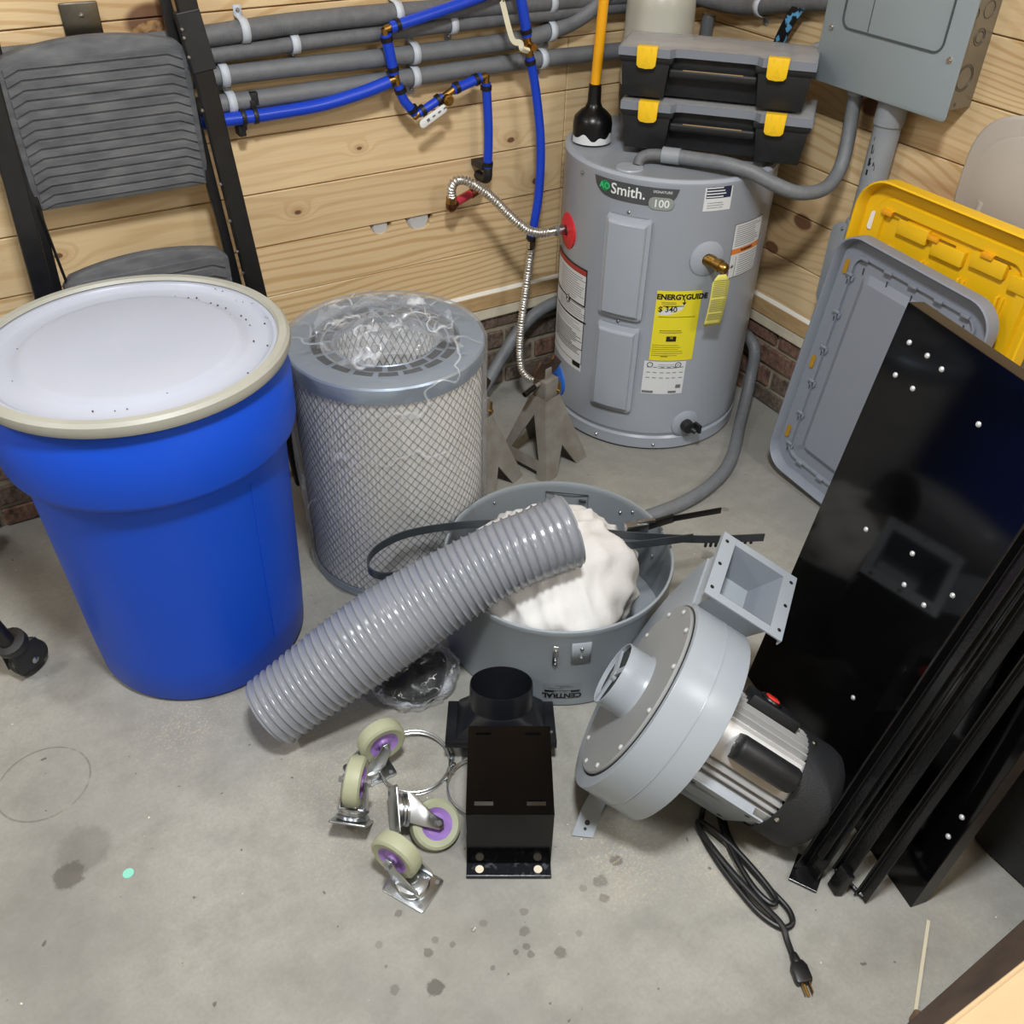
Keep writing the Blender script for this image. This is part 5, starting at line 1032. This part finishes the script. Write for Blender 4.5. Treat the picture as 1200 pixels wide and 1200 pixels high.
# ================================================================ casters: prototype in local axes (plate on z=0, wheel above)
def caster_proto():
    t = thing('caster', 'x', 'caster', (0, 0, 0), 'loose swivel casters on the floor'); kw = dict(local=True, loc=V((0, 0, 0)))
    pl_ = ob('mount_plate', MB().prism(rrect(.078, .064, .006, 3), .003, (0, 0, 0)), m_zinc, t, bevel=.0006, **kw)
    hl_ = MB(); [disc(hl_, (sx*.030, sy*.023, .0031), (0, 0, 1), .0038, .0003, 10) for sx in (-1, 1) for sy in (-1, 1)]; [disc(hl_, (sx*.030, sy*.023, -.0001), (0, 0, -1), .0038, .0003, 10) for sx in (-1, 1) for sy in (-1, 1)]
    ob('bolt_hole', hl_, m_inkg, pl_, **kw)
    ob('swivel_race', MB().lathe([(.022, .003), (.026, .005), (.027, .010), (.024, .013), (.024, .016), (.0265, .018), (.0265, .022), (.020, .024), (.018, .021), (.011, .021), (.010, .025), (.006, .026), (0, .026)], 32), m_zinc, t, **kw)
    fk = MB()
    for s in (-1, 1):
        fk.prism([(-.026, .021), (.022, .021), (.030, .045), (.037, .070), (.032, .078), (.022, .077), (.012, .062), (-.006, .045), (-.024, .032)], .0025, (0, s*.0195-.00125, 0), (V((1, 0, 0)), V((0, 0, 1)), V((0, 1, 0))))
    fk.box((-.002, 0, .0225), (.046, .039, .0025)); ob('fork', fk, m_zinc, t, bevel=.0008, smooth=30, **kw)
    wa = (V((1, 0, 0)), V((0, 0, -1)), V((0, 1, 0))); wc = (.027, 0, .068)
    ob('wheel', MB().lathe([(.026, -.0125), (.036, -.014), (.0405, -.011), (.0415, -.004), (.0415, .004), (.0405, .011), (.036, .014), (.026, .0125)], 48, wc, wa), m_wheel, t, **kw)
    hb_ = MB().lathe([(0, -.013), (.008, -.013), (.010, -.008), (.018, -.007), (.024, -.0105), (.0262, -.0126), (.0262, .0126), (.024, .0105), (.018, .007), (.010, .008), (.008, .013), (0, .013)], 32, wc, wa)
    ob('hub', hb_, m_purp, t, **kw)
    ob('axle', MB().lathe([(0, -.027), (.005, -.027), (.006, -.022), (.006, .022), (.0065, .022), (.0065, .027), (0, .028)], 6, wc, wa), m_zinc, t, **kw); return t
proto = caster_proto()
def copy_tree(o, parent=None):
    c = o.copy(); COL.objects.link(c)
    if parent is not None: c.parent = parent; c.matrix_parent_inverse = o.matrix_parent_inverse.copy()
    for ch in list(o.children): copy_tree(ch, c)
    return c
def place(o, label, pos, X, Z):
    """X = local x axis (towards the wheel), Z = plate normal towards the wheel"""
    Z = V(Z).normalized(); X = V(X); X = (X-Z*X.dot(Z)).normalized(); Yv = Z.cross(X)
    m = Matrix((X, Yv, Z)).transposed(); o.rotation_euler = m.to_euler(); o.location = pos; o['label'] = label
vr, vf = V((.853, -.523, 0)), V((.523, .853, 0))      # directions along and into the picture on the floor
cs = [proto]+[copy_tree(proto) for _ in range(3)]
place(cs[0], 'swivel caster standing on its flat plate, nearest the camera', (-1.612, -1.374, .0005), vf*.5-vr*.9, (0, 0, 1))
place(cs[1], 'swivel caster farthest back, its wheel leaning against the wire ring', (-1.580, -1.118, .0005), vf*.5+vr*.8, (0, 0, 1))
place(cs[2], 'leftmost swivel caster, tipped back so its plate stands on edge', (-1.660, -1.222, .0275), V((0, 0, 1))*.7-vf*.5, vf*.70+V((0, 0, .60))+vr*.1)
z3 = vr*.85+vf*.25-I3[2]*.2
place(cs[3], 'swivel caster lying on its side with the plate upright, right of the others', (-1.592, -1.258, .058), z3.cross(I3[2]*.85-vf*.5), z3)
for c_ in cs: c_.scale = (1.1, 1.1, 1.1)
# wire hose clamps
def wire_ring(name, label, c, rx_, ry_, tilt, yaw, scr):
    t = thing(name, label, 'hose clamp', (c[0], c[1], 0)); c = V(c); R_ = Matrix.Rotation(radians(yaw), 3, 'Z') @ Matrix.Rotation(radians(tilt), 3, 'X')
    for dz in (-.005, .005): ob('wire', MB().tube([c+R_ @ V((rx_*cos(a), ry_*sin(a), dz)) for a in [radians(scr)+.06+(2*pi-.12)*i/60 for i in range(61)]], .0017, 8), m_zinc, t)
    e = [c+R_ @ V((rx_*cos(radians(scr)+s), ry_*sin(radians(scr)+s), 0)) for s in (-.34, -.1, .1, .34)]; d_ = (e[3]-e[0]).normalized(); n_ = (c-e[1]).normalized()*-.008
    s_ = MB(); rod(s_, e[0]+n_, e[3]+n_, .0022); s_.tube([e[1]+n_-d_*.004, e[1]+n_+d_*.004], .0055, 6).tube([e[2]+n_-d_*.004, e[2]+n_+d_*.004], .0055, 6); s_.box(e[0]+n_*.6, (.010, .010, .012)).box(e[3]+n_*.6, (.010, .010, .012))
    ob('tension_screw', s_, m_zinc, t, bevel=.0006); return t
wire_ring('wire_clamp', 'zinc wire hose clamp ring lying among the casters', (-1.500, -1.150, .012), .068, .068, 5, 0, -38)
wire_ring('wire_clamp', 'zinc wire hose clamp ring half hidden behind the black bracket', (-1.412, -1.262, .008), .066, .066, 2, 0, 20)

# ================================================================ jack stands
def jack(label, c, yaw, g):
    """four splayed sheet-steel legs, square column with curved saddle, pawl lever"""
    c = V((*c, 0)); R_ = Matrix.Rotation(radians(yaw), 3, 'Z'); X = R_ @ V((1, 0, 0)); Yv = R_ @ V((0, 1, 0)); t = thing('jack_stand', label, 'jack stand', c, g); P = lambda x_, y_, z_: c+X*x_+Yv*y_+V((0, 0, z_))
    B_, T_, H_ = .088, .027, .205
    for k in range(4):
        r2 = Matrix.Rotation(pi/2*k, 3, 'Z'); f_ = lambda u, w_: (lambda q: P(q.x, q.y, q.z))(r2 @ V((u, -(B_+(T_-B_)*w_), H_*w_)))
        wd_ = lambda w_: B_+(T_-B_)*w_
        if k % 2 == 0: poly = [(-wd_(1), 1), (wd_(1), 1), (wd_(0), 0), (wd_(0)-.045, 0), (0, .36), (-wd_(0)+.045, 0), (-wd_(0), 0)]; s_ = MB().add([f_(u, w_) for u, w_ in poly], [range(7)])
        else:
            s_ = MB(); ou = [(-wd_(1), 1), (wd_(1), 1), (wd_(0), 0), (wd_(0)-.03, 0), (wd_(.1)-.03, .1), (-wd_(.1)+.03, .1), (-wd_(0)+.03, 0), (-wd_(0), 0)]
            tri = [(0, .78), (.050, .24), (-.050, .24)]
            a_ = [f_(u, w_) for u, w_ in ou]; b_ = [f_(u, w_) for u, w_ in tri]
            s_.add(a_+b_, [(0, 1, 8), (1, 2, 9, 8), (2, 3, 4, 9), (4, 5, 10, 9), (5, 6, 7, 10), (7, 0, 8, 10)])
        ob('leg_plate', s_, m_jack, t, smooth=0, solid=.004)
    ob('column', MB().box(P(0, 0, .225), (.050, .046, .065), (X, Yv, I3[2])).box(P(0, 0, .262), (.024, .020, .05), (X, Yv, I3[2])), m_jack, t, bevel=.003)
    ob('saddle', MB().tube([P(-.042, 0, .300), P(-.026, 0, .286), P(0, 0, .281), P(.026, 0, .286), P(.042, 0, .300)], 1, prof=[(.022, .006), (-.022, .006), (-.022, -.006), (.022, -.006)], up=Yv), m_rust, t, bevel=.003)
    ob('pawl', MB().box(P(.030, -.012, .222), (.014, .022, .032), (X, Yv, I3[2])).tube([P(.026, -.03, .215), P(.026, .03, .215)], .006, 8), m_brass, t, bevel=.002)
    lv_ = ob('lever', MB().tube([P(-.018, 0, .250), P(-.050, .0, .246)], .005, 8), m_jack, t); ob('grip', MB().tube([P(-.044, 0, .247), P(-.085, .0, .240)], .0075, 12), m_rub, lv_, label='black rubber grip'); return t
jack('worn steel jack stand in front of the heater', (-.735, -.395), 17, None)
jack('worn steel jack stand half hidden behind the wrapped filter', (-.945, -.400), 25, None)

# ================================================================ rolling stand at the left edge, sticker
t = thing('rolling_stand', 'black tubular rolling stand cut off by the left edge', 'stand', (-2.2, -.4, 0))
def wheel_leg(c, tilt):
    c = V(c); ax_ = V((.55, -.83, 0)); w_ = ob('wheel', MB().tube([c-ax_*.013, c+ax_*.013], .040, 28), mat('scuffed_tyre', '1E1E1E', .7, var=.6, vs=60, col2='8a8782', thr=(.55, .75)) if 'scuffed_tyre' not in bpy.data.materials else bpy.data.materials['scuffed_tyre'], t, bevel=.003)
    s_ = MB()
    for s in (-1, 1): s_.prism([(-.040, -.012), (.012, -.020), (.030, .005), (.020, .050), (-.042, .055)], .004, c+ax_*(s*.018-.002), (V((.83, .55, 0)), I3[2], ax_))
    s_.tube([c+V((-.015, -.008, .050)), c+V((-.02, -.012, .068))], .032, 20); ob('caster_fork', s_, m_blkp, t, bevel=.002); ob('axle', bolt(MB(), c+ax_*.020, ax_, .008), m_zinc, t); return c
c1 = wheel_leg((-2.092, -.530, .041), 0); c2 = wheel_leg((-2.135, -.075, .033), 0)
ob('leg', MB().tube(cr([c1+V((-.02, -.012, .05)), c1+V((-.05, .01, .16)), c1+V((-.12, .07, .34)), c1+V((-.2, .14, .5))], 6), .016, 14), m_blk, t); ob('leg', MB().tube(cr([c2+V((-.02, -.012, .05)), c2+V((-.06, -.05, .16)), c2+V((-.13, -.14, .34)), c1+V((-.2, .14, .5))], 6), .016, 14), m_blk, t)
o = ob('sticker', disc(MB(), (-2.031, -1.105, .0003), (0, 0, 1), .0095, .0006, 24), m_mint); tag(o, 'small round mint green sticker on the concrete', 'sticker')
o = ob('wood_strip', MB().box((-.960, -1.920, .0025), (.185, .0055, .003), (V((.834, .552, 0)), V((-.552, .834, 0)), I3[2])), mat('pale_strip', 'C9C0A8', .8)); tag(o, 'thin pale strip of wood lying on the floor near the cardboard box', 'wood strip')
